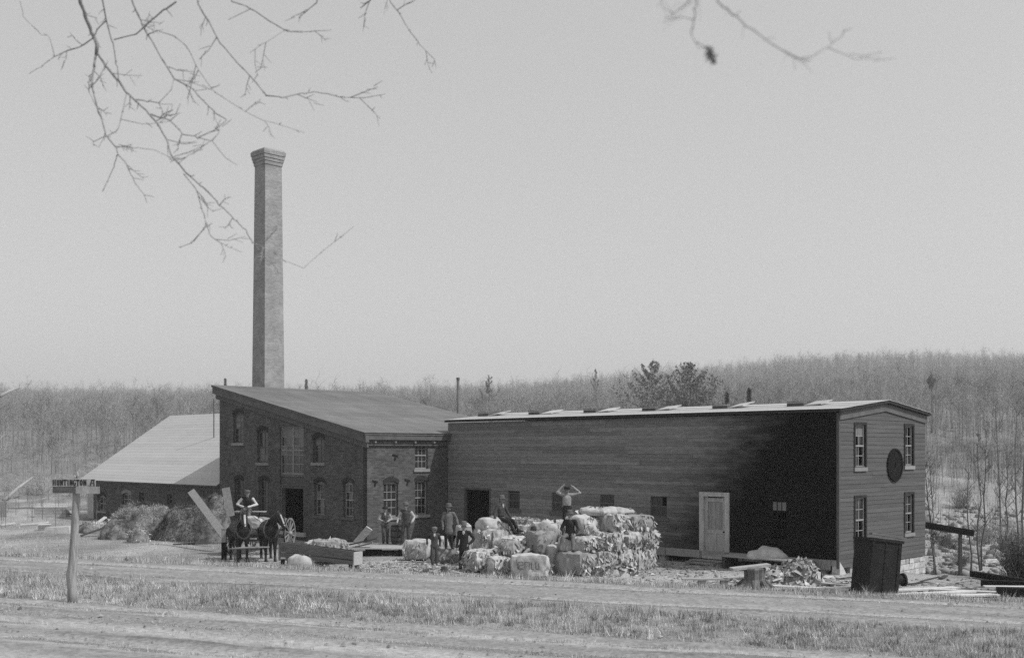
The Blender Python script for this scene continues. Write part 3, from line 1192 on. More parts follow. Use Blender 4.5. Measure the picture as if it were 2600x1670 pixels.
for i in range(9):
    b = GB + .35 + i * 1.2
    bm_ = MB()
    bm_.box(b - .05, b + .05, GA - .2, GA - .1, zlow - .42, zlow - .29)
    bm_.build("eave_bracket", M['stone_sill'], mill)
rf = MB()
rf.hexa(P8(GB - .34, GB + GD + .3, GA - .3, GA + GL + .3, lambda a: roofz(a) + .0, lambda a: roofz(a) + .09))
roof = rf.build("roof", M['cornice'], mill)
n = 15
for i in range(n):
    a0 = GA - .34 + (GL + .68) * i / n
    a1 = GA - .34 + (GL + .68) * (i + 1) / n + .06
    w1, w2 = rnd.uniform(-.01, .03), rnd.uniform(-.01, .03)
    s = MB()
    s.hexa(P8(GB - .37 - w1, GB + GD + .33 + w2, a0, a1, lambda a: roofz(a) + .1 - .0 + (.010 if a == a0 else .003), lambda a: roofz(a) + .108 + (.010 if a == a0 else .003)))
    s.build("roofing_strip", M['roof_brick'], roof)

# ======================= long frame shed
SL, SD = 21.0, 7.0
shed = thing("long_frame_shed", "long two storey board shed with pale low roof and near end darkened by painted-in shade", "mill building", bw_(0, 0), R45)
wl = Wall('a', 0.)
we = Wall('b', 0.)
ZB, ZT = .52, 5.8
lw = {'s1': wl.pix(1291, 1250, 1320, 1292), 's2': wl.pix(1401, 1252, 1428, 1299), 's3': wl.pix(1524, 1254, 1560, 1302), 's4': wl.pix(1652, 1258, 1694, 1312), 's5': wl.pix(1957, 1270, 1998, 1370),
      'gate': wl.pix(1183, 1243, 1243, 1352), 'door': wl.pix(1788, 1260, 1842, 1410)}
z_ = lw['gate']
lw['gate'] = (z_[0], z_[1], ZB + .05, z_[3])
gwin = {'ul': we.pix(2170, 1078, 2196, 1186), 'ur': we.pix(2297, 1081, 2317, 1182), 'll': we.pix(2170, 1263, 2196, 1378), 'lr': we.pix(2297, 1254, 2317, 1352)}
ridge = lambda b: 5.8 + .40 * (1 - abs(b - 3.5) / 3.5)
mb = MB()
ZF = {'a': .5, 'b': .2}
wl.wall(mb, .12, SL, .48, ZT, [o + (0,) for o in lw.values()], .1)
we.wall(mb, .0, SD, .22, lambda b: ridge(b) - .03, [o + (0,) for o in gwin.values()], .1)
Wall('a', SD, -1).wall(mb, .12, SL, -1.2, ZT, [], .1)
mb.xform(Matrix.Translation((.03, .03, 0)))
mb.build("wall", M['dark_inside'], shed)
mb = MB()
mb.box(.2, SD - .1, .2, SL, .3, .46)
mb.box(.2, SD - .1, .2, SL, 3.1, 3.2)
mb.build("floor", M['dark_inside'], shed)


def courses(w, u0, u1, zb, ztop, ops, mtl, expo=.156, joint=5.2, seed=1):
    r = random.Random(seed)
    i = 0
    z = zb
    while z < (ztop(0) if callable(ztop) else ztop) + (.5 if callable(ztop) else -.02):
        z1 = z + expo + .015
        a, b = u0, u1
        if callable(ztop):
            while a < b and ztop(a) < z + expo:
                a += .05
            while b > a and ztop(b) < z + expo:
                b -= .05
            if b - a < .3:
                break
            zt = z1
        else:
            zt = min(z1, ztop)
        iv = [(a, b)]
        for o in ops:
            if o[2] - .03 < z + expo * .5 < o[3] + .03:
                nv = []
                for s, e in iv:
                    if o[1] <= s or o[0] >= e:
                        nv.append((s, e))
                    else:
                        if o[0] - s > .03:
                            nv.append((s, o[0]))
                        if e - o[1] > .03:
                            nv.append((o[1], e))
                iv = nv
        for s, e in iv:
            n = max(1, int(round((e - s) / joint)))
            cuts = [s + (e - s) * (k + (r.uniform(-.3, .3) if 0 < k < n else 0)) / n for k in range(n + 1)]
            for c0, c1 in zip(cuts, cuts[1:]):
                m = MB()
                P = w.P
                j = r.uniform(-.005, .005)
                m.hexa([P(c0 + .002, -.017 + j, z), P(c1 - .002, -.017 + j, z), P(c1 - .002, .028, z), P(c0 + .002, .028, z),
                        P(c0 + .002, -.004 + j * .5, zt), P(c1 - .002, -.004 + j * .5, zt), P(c1 - .002, .028, zt), P(c0 + .002, .028, zt)])
                m.build("siding_board", M[mtl], shed)
        z += expo
        i += 1


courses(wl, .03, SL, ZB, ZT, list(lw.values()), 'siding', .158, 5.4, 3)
courses(we, .03, SD, .22, lambda b: ridge(b) - .05, list(gwin.values()), 'siding_end', .158, 3.6, 5)
cb = MB()
cb.box(-.03, .07, -.03, .07, .22, ZT)
cb.build("corner_board", M['siding_end'], shed)
for k in ('s1', 's2', 's3', 's4'):
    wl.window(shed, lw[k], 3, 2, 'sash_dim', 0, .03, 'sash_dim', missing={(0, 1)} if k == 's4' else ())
wl.window(shed, lw['s5'], 3, 4, 'hatch_black', 0, .03, 'hatch_black', pale={(0, 3), (1, 3), (2, 3)}, missing={(c, r_) for c in range(3) for r_ in range(3)})
for k, ms, pl in (('ul', {(0, 2), (1, 1), (1, 0)}, {(0, 3), (1, 3)}), ('ur', {(0, 3), (1, 3), (0, 2), (1, 2)}, ()), ('ll', {(0, 0), (1, 0), (1, 1)}, ()), ('lr', {(1, 0), (1, 1)}, ())):
    we.window(shed, gwin[k], 2, 4, 'sash', 0, .04, 'stone_sill', casing='trim_dark', missing=ms, pale=pl)
# round hatch of the gable
b0, z0 = B_of(2270, 0), Z_of(1180, B_of(2270, 0), 0)
hm = MB()
for i, (r0, r1, y0, y1) in enumerate(((.0, .56, -.05, -.03), (.56, .64, -.075, .02))):
    N = 28
    for k in range(N):
        a0, a1 = 2 * math.pi * k / N, 2 * math.pi * (k + 1) / N
        c = [(b0 + r * math.cos(a), z0 + r * math.sin(a)) for r, a in ((r0 + .001, a0), (r1, a0), (r1, a1), (r0 + .001, a1))]
        hm.hexa([(x, y0, z) for x, z in c] + [(x, y1, z) for x, z in c])
hm.bar((b0 - .02, -.065, z0 - .1), (b0 + .03, -.065, z0 + .12), .03, .03)
hm.build("round_hatch", M['hatch_black'], shed)
# the gate: dark opening with plank leaf folded inside
u0, u1, z0, z1 = lw['gate']
m = MB()
wl.bx(m, u0 - .1, u0, -.035, .1, z0, z1)
wl.bx(m, u1, u1 + .1, -.035, .1, z0, z1)
wl.bx(m, u0 - .1, u1 + .1, -.04, .1, z1, z1 + .1)
m.build("gate_frame", M['siding_end'], shed)
# panelled door with pale frame
u0, u1, z0, z1 = lw['door']
m = MB()
wl.bx(m, u0 - .2, u0, -.06, .1, z0 - .12, z1)
wl.bx(m, u1, u1 + .2, -.06, .1, z0 - .12, z1)
wl.bx(m, u0 - .2, u1 + .2, -.065, .1, z1, z1 + .17)
wl.bx(m, u0, u1, -.07, .1, z0 - .12, z0 - .02)
m.build("door_frame", M['trim'], shed)
m = MB()
h = z1 - z0
wl.bx(m, u0 + .01, u0 + .15, .03, .08, z0, z1 - .02)
wl.bx(m, u1 - .15, u1 - .01, .03, .08, z0, z1 - .02)
for f in (0., .38, .93):
    wl.bx(m, u0 + .15, u1 - .15, .031, .079, z0 + f * h * .98, z0 + f * h * .98 + .15)
wl.bx(m, u0 + .15, u1 - .15, .05, .07, z0 + .15, z0 + .38 * h * .98)
wl.bx(m, (u0 + u1) / 2 - .04, (u0 + u1) / 2 + .04, .032, .078, z0 + .15, z0 + .38 * h * .98)
d_ = m.build("door", M['trim'], shed)
for k in range(4):
    m = MB()
    wa = u0 + .155 + (u1 - u0 - .31) * k / 4
    wb = u0 + .15 + (u1 - u0 - .31) * (k + 1) / 4
    wl.bx(m, wa, wb, .052 + .004 * (k % 2), .07, z0 + .38 * h * .98 + .15, z0 + .93 * h * .98)
    m.build("door_plank", M['wood'], d_)
m = MB()
m.capsule(wl.P(u0 + .08, -.02, z0 + .95), wl.P(u0 + .08, .03, z0 + .95), .03, .03, n=8)
m.build("door_knob", M['iron'], d_)
# sill beam and posts under the long wall, near-black backing for the crawl space shade
m = MB()
m.box(.01, .2, .05, SL, .3, .515)
m.build("sill_beam", M['wood'], shed)
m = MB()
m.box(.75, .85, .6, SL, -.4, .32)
m.build("crawl_shade_backing", M['dark_inside'], shed)
for i in range(9):
    a = .7 + i * 2.4
    m = MB()
    m.box(.03, .33, a - .16, a + .16, -.4, .298)
    m.build("foundation_post", M['stone'], shed)
for i in range(11):
    a0 = .3 + i * 1.85
    if a0 > 18:
        break
    m = MB()
    dz = rnd.uniform(-.06, .05)
    m.box(-.06, -.015, a0, a0 + 1.8, .2 + dz, .5)
    m.build("skirt_board", M['wood'], shed)
# stone footing under the gable, course by course
r = random.Random(4)
z = -1.35
while z < .19:
    hgt = min(r.uniform(.18, .26), .2 - z)
    if hgt < .06:
        break
    b = 3.5 if z > -.2 else 4.2
    b = {True: 2.9, False: 3.4}[z > -.2]
    while b < SD - .02:
        L = min(r.uniform(.28, .6), SD - b)
        if SD - b - L < .15:
            L = SD - b
        m = MB()
        j = [r.uniform(-.03, .02) for _ in range(4)]
        m.hexa([(b + .012, j[0], z + .01), (b + L - .012, j[1], z + .01), (b + L - .012, .3, z + .01), (b + .012, .3, z + .01),
                (b + .014, j[2], z + hgt - .01), (b + L - .014, j[3], z + hgt - .01), (b + L - .014, .3, z + hgt - .01), (b + .014, .3, z + hgt - .01)])
        m.build("foundation_stone", M['stone'], shed)
        b += L
    z += hgt
m = MB()
m.hexa([(.0, -.05, -.6), (.95, -.05, -.6), (.95, .3, -.6), (-.05, .3, -.6), (.03, -.03, .46), (.3, -.04, .215), (.3, .25, .215), (.03, .25, .46)])
m.build("corner_stone", M['rock'], shed)
m = MB()
m.box(.96, 3.4, .06, .3, -1.2, .215)
m.build("foundation_wall", M['rock_grey'], shed)
# roof: two shallow slopes, overhanging the gable
sr = lambda b: 5.86 + .40 * (1 - abs(b - 3.5) / 3.5)
y0, y1 = -.19, SL + .02
sroof = thing("x", "x", "x")
bpy.data.objects.remove(sroof)
rm = MB()
for b0_, b1_ in ((-.22, 3.5), (3.5, 7.13)):
    f = lambda b: 5.85 + .40 * (1 - abs(b - 3.5) / 3.5)
    rm.hexa([(b0_, y0, f(b0_)), (b1_, y0, f(b1_)), (b1_, y1, f(b1_)), (b0_, y1, f(b0_)), (b0_, y0, f(b0_) + .1), (b1_, y0, f(b1_) + .1), (b1_, y1, f(b1_) + .1), (b0_, y1, f(b0_) + .1)])
sroof = rm.build("roof", M['trim_dark'], shed)
f = lambda b: 5.953 + .40 * (1 - abs(b - 3.5) / 3.5)
for i in range(8):
    b0_ = -.26 + (7.42 / 8) * i
    b1_ = -.26 + (7.42 / 8) * (i + 1)
    segs = [(b0_, min(b1_, 3.5)), (max(b0_, 3.5), b1_)] if b0_ < 3.5 < b1_ else [(b0_, b1_)]
    m = MB()
    for s, e in segs:
        l1, l2 = (.012, .0) if e <= 3.5 else (0., .012)
        m.hexa([(s, y0 - .03, f(s) + l1), (e, y0 - .03, f(e) + l2), (e, y1, f(e) + l2), (s, y1, f(s) + l1), (s, y0 - .03, f(s) + .012 + l1), (e, y0 - .03, f(e) + .012 + l2), (e, y1, f(e) + .012 + l2), (s, y1, f(s) + .012 + l1)])
    m.build("roofing_strip", M['roof_shed'], sroof)
m = MB()
g2 = lambda b: 5.8 + .40 * (1 - abs(b - 3.5) / 3.5)
for b0_, b1_ in ((-.0, 3.5), (3.5, 7.05)):
    m.hexa([(b0_, -.06, g2(b0_) - .26), (b1_, -.06, g2(b1_) - .26), (b1_, -.032, g2(b1_) - .26), (b0_, -.032, g2(b0_) - .26), (b0_, -.06, g2(b0_) + .03), (b1_, -.06, g2(b1_) + .03), (b1_, -.032, g2(b1_) + .03), (b0_, -.032, g2(b0_) + .03)])
m.build("gable_frieze", M['cornice'], shed)
# six roof hatches with their lids laid open to the right
for i, px in enumerate((1243, 1372, 1513, 1663, 1843, 2034)):
    b = 2.0
    a = A_of(px, b)
    zr = f(b) + .02
    m = MB()
    hh = .13
    m.hexa([(b - .45, a - .36, zr - .08), (b + .45, a - .36, zr - .02), (b + .45, a + .36, zr - .02), (b - .45, a + .36, zr - .08), (b - .45, a - .36, zr + hh), (b + .45, a - .36, zr + hh + .05), (b + .45, a + .36, zr + hh + .05), (b - .45, a + .36, zr + hh)])
    ht = m.build("roof_hatch", M['vent'], shed)
    m = MB()
    t_ = rnd.uniform(0, .07)
    m.hexa([(b - .45, a - .40, zr - .06), (b + .4, a - .40, zr + .12), (b + .4, a - 1.12, zr + .15 + t_), (b - .45, a - 1.12, zr - .03 + t_),
            (b - .46, a - .40, zr - .02), (b + .39, a - .40, zr + .16), (b + .39, a - 1.12, zr + .19 + t_), (b - .46, a - 1.12, zr + .01 + t_)])
    m.build("lid", M['roof_shed'], ht)
    m = MB()
    m.box(b - .47, b - .452, a - .5, a + .36, zr + .07, zr + .10)
    m.build("curb_batten", M['trim'], ht)

# ======================= low annex with the pale roof
NA, NB, NL = GA + GL, -4.7, 17.1
annex = thing("low_annex", "long low brick annex with a big pale pitched roof left of the brick mill", "mill building", bw_(0, 0), R45)
wn = Wall('a', NB)
nops = [wn.pix(248, 1256, 269, 1296) + (.15,), wn.pix(310, 1250, 333, 1280) + (.15,), wn.pix(353, 1250, 372, 1272) + (.0,), wn.pix(424, 1254, 445, 1280) + (0.,)]
EZ, RZ = 2.72, 6.75
mb = MB()
wn.wall(mb, NA + .01, NA + NL, -.4, EZ, nops, .35)
wq = Wall('b', NA + NL, -1)
wq.wall(mb, NB + .352, NB + 11.6, -.4, lambda b: EZ + (RZ - EZ) * (1 - abs(b - (NB + 6)) / 6) - .05, [], .35)
Wall('a', NB + 12, -1).wall(mb, NA + .01, NA + NL - .352, -.4, EZ, [], .35)
mb.build("wall", M['brick'], annex)
for i, o in enumerate(nops[:2]):
    wn.window(annex, o, 2, 2, 'sash', .15, .14, 'stone_sill', header='stone_sill' if i else 'arch')
for o in nops[2:]:
    wn.window(annex, o, 2, 1, 'sash_dim', 0, .14, None)
m = MB()
wn.bx(m, NA + .02, NA + NL + .2, -.03, -.003, EZ - .5, EZ - .28)
m.build("eave_board", M['cornice'], annex)
for i in range(12):
    a = NA + .6 + i * 1.4
    m = MB()
    wn.bx(m, a - .05, a + .05, -.26, -.032, EZ - .28, EZ - .12)
    m.build("rafter_end", M['cornice'], annex)
rf = lambda b: EZ + (RZ - EZ) * (1 - abs(b - (NB + 6)) / 6)
m = MB()
for b0_, b1_ in ((NB - .4, NB + 6), (NB + 6, NB + 12.4)):
    m.hexa([(b0_, NA + .01, rf(b0_)), (b1_, NA + .01, rf(b1_)), (b1_, NA + NL + .3, rf(b1_)), (b0_, NA + NL + .3, rf(b0_)), (b0_, NA + .01, rf(b0_) + .1), (b1_, NA + .01, rf(b1_) + .1), (b1_, NA + NL + .3, rf(b1_) + .1), (b0_, NA + NL + .3, rf(b0_) + .1)])
aroof = m.build("roof", M['cornice'], annex)
for i in range(24):
    s = NB - .45 + (6.45 / 24) * i
    e = s + 6.45 / 24 + .02
    for (p, q_) in ((s, min(e, NB + 6)), ):
        m = MB()
        m.hexa([(p, NA + .0, rf(p) + .110), (q_, NA + .0, rf(q_) + .104), (q_, NA + NL + .33, rf(q_) + .104), (p, NA + NL + .33, rf(p) + .110), (p, NA + .0, rf(p) + .121), (q_, NA + .0, rf(q_) + .115), (q_, NA + NL + .33, rf(q_) + .115), (p, NA + NL + .33, rf(p) + .121)])
        m.build("roof_course", M['roof_annex'], aroof)
m = MB()
wn.bx(m, NA + NL - .9, NA + NL - .02, -.02, -.004, -.3, 1.9)
m.build("whitewashed_patch", M['trim'], annex)

# ======================= chimney
CHY = 76.0
CHA, CHB = A_of(671, 5.5), 5.5
ch = thing("factory_chimney", "tall square tapering brick chimney with a flared cap behind the mill roof", "chimney", bw_(CHB, CHA), R45)
CHY = bw_(CHB, CHA).y
ztop = EYE + (HZ - 412) * CHY / F
m = MB()
wb, wt = 1.52 * CHY / 66, 1.16 * CHY / 66


def sq(hw, z, c=.76 * CHY / 66):
    return [(c - hw, c - hw, z), (c + hw, c - hw, z), (c + hw, c + hw, z), (c - hw, c + hw, z)]


zs = np.linspace(-.5, ztop, 14)
for i in range(13):
    h0 = (wb + (wt - wb) * max(zs[i], 0) / ztop) / 2
    h1 = (wb + (wt - wb) * max(zs[i + 1], 0) / ztop) / 2
    m.hexa(sq(h0, zs[i]) + sq(h1, zs[i + 1]))
m.build("shaft", M['chimney'], ch)
hw = wt / 2
zc = ztop
for i, (grow, hh) in enumerate(((.05, .24), (.10, .2), (.15, .24), (.20, .3))):
    m = MB()
    m.hexa(sq(hw + grow, zc) + sq(hw + grow + .015, zc + hh - .02))
    m.build("corbel_course", M['chimney'], ch)
    zc += hh
m = MB()
m.hexa(sq(hw + .2, zc - .02) + sq(hw + .12, zc + .1))
m.build("cap_stone", M['chimney'], ch)

x = at(1163, 960, 66)
pz = gz(x.x, 66)
t_ = thing("iron_stovepipe", "thin dark iron stovepipe standing up behind the brick mill's low roof end", "stovepipe", (x.x, 66, pz))
m = MB()
m.tube([(0, 0, -.2), (0, 0, x.z - pz)], .085, 12)
m.build("pipe", M['cornice'], t_, True)
m = MB()
m.lathe([(.1, 0), (.105, .12), (.1, .14)], 12, (0, 0, x.z - pz - .1))
m.build("pipe_collar", M['cornice'], t_)
x = at(543, 1012, 68)
t_ = thing("roof_mast", "hair thin mast on the pale annex roof beside the brick mill", "mast", (x.x, 68, 0))
m = MB()
m.tube([(0, 0, 4.0), (0, 0, x.z)], .035, 8)
m.build("pole", M['cornice'], t_)

# ======================= steps at the shed door
u0, u1, z0, z1 = lw['door']
um = (u0 + u1) / 2
p0 = bw_(-.1, um)
st = thing("wooden_steps", "rough open wooden steps below the pale framed shed door", "steps", (p0.x, p0.y, gz(p0.x, p0.y)), R45)
zt = z0 - .16 - st.location.z
for k, zz in enumerate((zt, zt * .52)):
    m = MB()
    m.box(-.4 - k * .38, -.02 - k * .34, -.85, .85, zz - .05, zz)
    m.build("tread", M['wood'], st)
for s in (-.62, .62):
    m = MB()
    m.bar((-.05, s, zt - .08), (-.95, s, 0.02), .06, .2)
    m.build("stringer", M['wood'], st)

# ---------------------------------------------------------------- figures: limbs and clothes grown into one skin
class Blob:
    def __init__(self):
        self.p = []
        self.extra = MB()

    def cap(self, p, q, r0, r1, mi=0, su=1., sv=1., hint=(1, 0, 0)):
        self.p.append((Vector(p), Vector(q), r0, r1, su, sv, hint, mi))
        return self

    def mesh(self, name, mats, voxel=.012, smooth_it=4, wrinkle=0.):
        mb = MB()
        for p, q, r0, r1, su, sv, hint, mi in self.p:
            mb.capsule(p, q, r0, r1, su, sv, 12, hint)
        me = mb.mesh("tmp", [])
        ob = bpy.data.objects.new("tmp", me)
        COL.objects.link(ob)
        md = ob.modifiers.new("r", 'REMESH')
        md.mode = 'VOXEL'
        md.voxel_size = voxel
        sm = ob.modifiers.new("s", 'SMOOTH')
        sm.iterations = smooth_it
        sm.factor = .5
        dg = bpy.context.evaluated_depsgraph_get()
        r = bpy.data.meshes.new_from_object(ob.evaluated_get(dg))
        bpy.data.objects.remove(ob)
        nv, nf = len(r.vertices), len(r.polygons)
        co = np.zeros(nv * 3)
        r.vertices.foreach_get('co', co)
        co = co.reshape(-1, 3)
        fc = np.zeros(nf * 3)
        r.polygons.foreach_get('center', fc)
        fc = fc.reshape(-1, 3)
        nrm = np.zeros(nv * 3)
        r.vertices.foreach_get('normal', nrm)
        if wrinkle:
            co = co + nrm.reshape(-1, 3) * (wrinkle * wob(co * (1, 1, .6), 16., 5, 2))[:, None] * (co[:, 2:3] < .86 * co[:, 2].max())
        best = np.full(nf, 1e9)
        idx = np.zeros(nf, int)
        for p, q, r0, r1, su, sv, hint, mi in self.p:
            P, Q = np.array(p), np.array(q)
            d = Q - P
            L2 = max(d @ d, 1e-9)
            t_ = np.clip(((fc - P) @ d) / L2, 0, 1)
            c = P + t_[:, None] * d
            dist = np.linalg.norm(fc - c, axis=1) / (r0 + (r1 - r0) * t_) / ((su + sv) / 2)
            dist = (dist - 1) * (r0 + (r1 - r0) * t_)
            k = dist < best
            best[k] = dist[k]
            idx[k] = mi
        loops = np.zeros(len(r.loops), int)
        r.loops.foreach_get('vertex_index', loops)
        ls = np.zeros(nf, int)
        lt = np.zeros(nf, int)
        r.polygons.foreach_get('loop_start', ls)
        r.polygons.foreach_get('loop_total', lt)
        faces = [tuple(int(x) for x in loops[a:a + b]) for a, b in zip(ls, lt)]
        bpy.data.meshes.remove(r)
        E = self.extra
        out = bpy.data.meshes.new(name)
        out.from_pydata([tuple(c) for c in co] + E.v, [], faces + [tuple(i + nv for i in f) for f in E.f])
        for m in mats:
            out.materials.append(m)
        out.polygons.foreach_set('material_index', list(idx) + E.m)
        out.polygons.foreach_set('use_smooth', [True] * len(out.polygons))
        out.update()
        return out


def hand(B, wr, d, side, mi, s=1., curl=.5):
    """palm plus four bent fingers and a thumb; d = forearm direction, side = direction of the thumb"""
    wr, d = Vector(wr), Vector(d).normalized()
    t = Vector(side)
    t = (t - d * t.dot(d)).normalized()
    n = d.cross(t)
    k = wr + d * .085 * s
    B.cap(wr, wr + d * .075 * s, .024 * s, .036 * s, mi, 1.0, .5, tuple(t))
    E = B.extra
    for i, L in enumerate((.066, .076, .07, .055)):
        o = k + t * (.027 - .018 * i) * s - d * .02 * s
        a = o + d * L * .55 * s
        b = a + (d * math.cos(curl * 1.6) + n * math.sin(curl * 1.6)) * L * .5 * s
        E.tube([o, a, b], [.0085 * s, .008 * s, .006 * s], 6, mi)
    o = wr + d * .03 * s + t * .02 * s
    a = o + (d * .6 + t * .8) * .04 * s
    b = a + (d * .9 + t * .2 + n * .3) * .03 * s
    E.tube([o, a, b], [.010 * s, .009 * s, .007 * s], 6, mi)


def person(label, loc, rotz=0, H=1.72, pose=None, top='dark_cloth', legs='dark_cloth', front=None, hat='felt', hatkind='brim', coat=0., beard=False, sleeves=None, child=False):
    s = H / 1.72
    J = dict(pel=(0, 0, .92), waist=(0, 0, 1.05), chest=(0, 0, 1.29), neck=(0, 0, 1.45), head=(0, -.03, 1.60),
             hipL=(-.095, 0, .90), hipR=(.095, 0, .90), kneL=(-.11, -.02, .48), kneR=(.11, -.02, .48), ankL=(-.12, 0, .085), ankR=(.12, 0, .085),
             shL=(-.185, .01, 1.40), shR=(.185, .01, 1.40), elL=(-.25, .02, 1.12), elR=(.25, .02, 1.12), wrL=(-.26, -.06, .87), wrR=(.26, -.06, .87),
             toeL=None, toeR=None, face=(0, -1, 0))
    J.update(pose or {})
    J = {k: (Vector(v) * (s if k != 'face' else 1) if v is not None else None) for k, v in J.items()}
    B = Blob()
    TOP, LEG, SKIN, HAIR, BOOT, FRONT, SLV = range(7)
    mats = [M[top], M[legs], M['skin'], M['hair'], M['boot'], M[front or top], M[sleeves or top]]
    B.cap(J['pel'] + Vector((0, 0, -.04 * s)), J['waist'], .135 * s, .13 * s, LEG, 1.12, .8)
    B.cap(J['waist'], J['chest'], .135 * s, .155 * s, TOP, 1.12, .78)
    B.cap(J['chest'], (J['shL'] + J['shR']) / 2 + Vector((0, 0, -.02 * s)), .15 * s, .10 * s, TOP, 1.15, .75)
    B.cap(J['shL'], J['shR'], .07 * s, .07 * s, TOP, 1, 1, (0, 0, 1))
    if coat:
        B.cap(J['waist'] + Vector((0, 0, .02 * s)), J['pel'] + Vector((0, .01, -coat * s)), .145 * s, .185 * s, TOP, 1.12, .85)
    B.cap(J['shL'].lerp(J['shR'], .5), J['neck'].lerp(J['head'], .45), .055 * s, .052 * s, SKIN)
    hd, fc = J['head'], J['face'].normalized()
    up = Vector((0, 0, 1))
    rt = fc.cross(up)
    if rt.length < .1:
        rt = Vector((1, 0, 0))
    rt.normalize()
    up = rt.cross(fc)
    hs = s * (1.13 if child else 1.07)
    B.cap(hd - up * .035 * hs + fc * .015 * hs, hd + up * .035 * hs, .068 * hs, .088 * hs, SKIN, .88, 1.05, tuple(rt))
    B.cap(hd - up * .085 * hs + fc * .045 * hs, hd - up * .06 * hs + fc * .03 * hs, .036 * hs, .05 * hs, HAIR if beard else SKIN, 1, 1, tuple(rt))
    B.cap(hd + up * .05 * hs - fc * .025 * hs, hd - up * .04 * hs - fc * .045 * hs, .082 * hs, .06 * hs, HAIR, .98, 1, tuple(rt))
    E = B.extra
    E.capsule(hd + fc * .085 * hs + up * .015 * hs, hd + fc * .108 * hs - up * .03 * hs, .010 * hs, .016 * hs, n=8, mi=SKIN)
    for sg in (-1, 1):
        E.capsule(hd + fc * .082 * hs + rt * sg * .033 * hs + up * .015 * hs, hd + fc * .085 * hs + rt * sg * .036 * hs + up * .014 * hs, .012 * hs, .012 * hs, n=8, mi=HAIR)
        E.capsule(hd + rt * sg * .082 * hs + up * .02 * hs, hd + rt * sg * .084 * hs - up * .025 * hs, .016 * hs, .012 * hs, n=8, mi=SKIN)
    E.capsule(hd + fc * .083 * hs - rt * .02 * hs - up * .055 * hs, hd + fc * .083 * hs + rt * .02 * hs - up * .055 * hs, .006 * hs, .006 * hs, n=6, mi=HAIR)
    if front:
        c = J['chest']
        B.cap(c + Vector((0, -.105 * s, .12 * s)), c + Vector((0, -.115 * s, -.06 * s)), .05 * s, .03 * s, FRONT, 1, .6)
    for sd in 'LR':
        sg = -1 if sd == 'L' else 1
        B.cap(J['sh' + sd], J['el' + sd], .068 * s, .056 * s, SLV)
        B.cap(J['el' + sd], J['wr' + sd], .055 * s, .042 * s, SLV)
        d = J['wr' + sd] - J['el' + sd]
        hand(B, J['wr' + sd], d, Vector((-sg * .6, -1, .1)), SKIN, s, .45)
        B.cap(J['hip' + sd], J['kne' + sd], .095 * s, .072 * s, LEG)
        B.cap(J['kne' + sd], J['ank' + sd], .07 * s, .06 * s, LEG)
        an = J['ank' + sd]
        toe = J['toe' + sd] if J['toe' + sd] is not None else an + Vector((sg * .03, -.17, -.045)) * s
        B.cap(an + Vector((0, .02, -.03)) * s, toe, .05 * s, .042 * s, BOOT, 1, .85)
    o = link("person", B.mesh("person", mats, .0125 * s, 4, .009), None, loc, rotz)
    tag(o, label, "person")
    if hat:
        hm = MB()
        z0 = .065
        if hatkind == 'brim':
            hm.lathe([(.0, z0 - .004), (.165, z0 + .006), (.17, z0 + .014), (.108, z0 + .018), (.104, z0 + .05), (.094, z0 + .115), (.07, z0 + .135), (.0, z0 + .122)], 18)
        elif hatkind == 'bowler':
            hm.lathe([(.0, z0 - .002), (.138, z0 + .012), (.143, z0 + .02), (.106, z0 + .018), (.105, z0 + .06), (.09, z0 + .105), (.05, z0 + .128), (.0, z0 + .133)], 18)
        else:
            hm.lathe([(.0, z0 - .02), (.104, z0 - .02), (.122, z0 + .02), (.115, z0 + .06), (.06, z0 + .085), (.0, z0 + .09)], 18)
            hm.capsule((-.05, -.115, z0 - .005), (.05, -.115, z0 - .005), .05, .045, 1, .2, 8, (0, 1, 0))
        R = Matrix((rt, -fc, up)).transposed().to_4x4()
        hm.xform(Matrix.Translation(hd) @ R @ Matrix.Scale(hs, 4))
        hm.build("hat", M[hat], o, True)
    return o


def groundY(py, z=0.):
    return F * (EYE - z) / (py - HZ)


# --- the plank platform by the lit wall, barrel and the two men on it
pA, pB = at(872, 1385, groundY(1385, .33)), at(1052, 1396, groundY(1396, .33))
pl = thing("plank_platform", "low platform of loose planks on dark timbers below the sunlit brick wall", "platform", (-6.0, 47.6, 0), math.radians(-6))
for i in range(8):
    m = MB()
    x0 = -1.75 + rnd.uniform(-.15, .1)
    m.box(x0, 1.75 + rnd.uniform(-.2, .2), -1.2 + i * .34, -1.2 + i * .34 + .32, .29 + rnd.uniform(0, .012), .335 + rnd.uniform(0, .012))
    m.build("plank", M['wood_x'], pl)
for x in (-1.4, 0., 1.4):
    m = MB()
    m.box(x - .09, x + .09, -1.05, 1.4, -.1, .288)
    m.build("bearer", M['black_timber'], pl)
PT = .35
x = at(986, 1373, groundY(1373, PT))
person("young man in cap and braces at the left end of the plank platform", (x.x, 48.6, PT), .15, 1.60,
       dict(elL=(-.3, .0, 1.15), wrL=(-.12, -.17, 1.08), elR=(.3, .02, 1.15), wrR=(.12, -.17, 1.05), ankL=(-.07, 0, .085), ankR=(.1, .02, .085), kneL=(-.09, -.02, .48)),
       top='denim', legs='denim', front='shirt2', hat='dark_cloth', hatkind='cap', sleeves='shirt2')
x = at(1030, 1378, groundY(1378, PT))
person("tall man in overalls and pale sleeves standing beside the barrel on the platform", (-4.62, 48.0, PT), -.1, 1.78,
       dict(elL=(-.32, .05, 1.16), wrL=(-.35, -.08, .95), elR=(.36, .03, 1.16), wrR=(.30, -.14, .98), ankL=(-.17, .02, .085), kneL=(-.14, -.02, .48), ankR=(.13, -.02, .085)),
       top='denim', legs='denim', hat='felt', hatkind='bowler', sleeves='shirt')
bar = thing("barrel", "small dark stave barrel between the two men on the platform", "barrel", (-5.05, 48.5, PT))
m = MB()
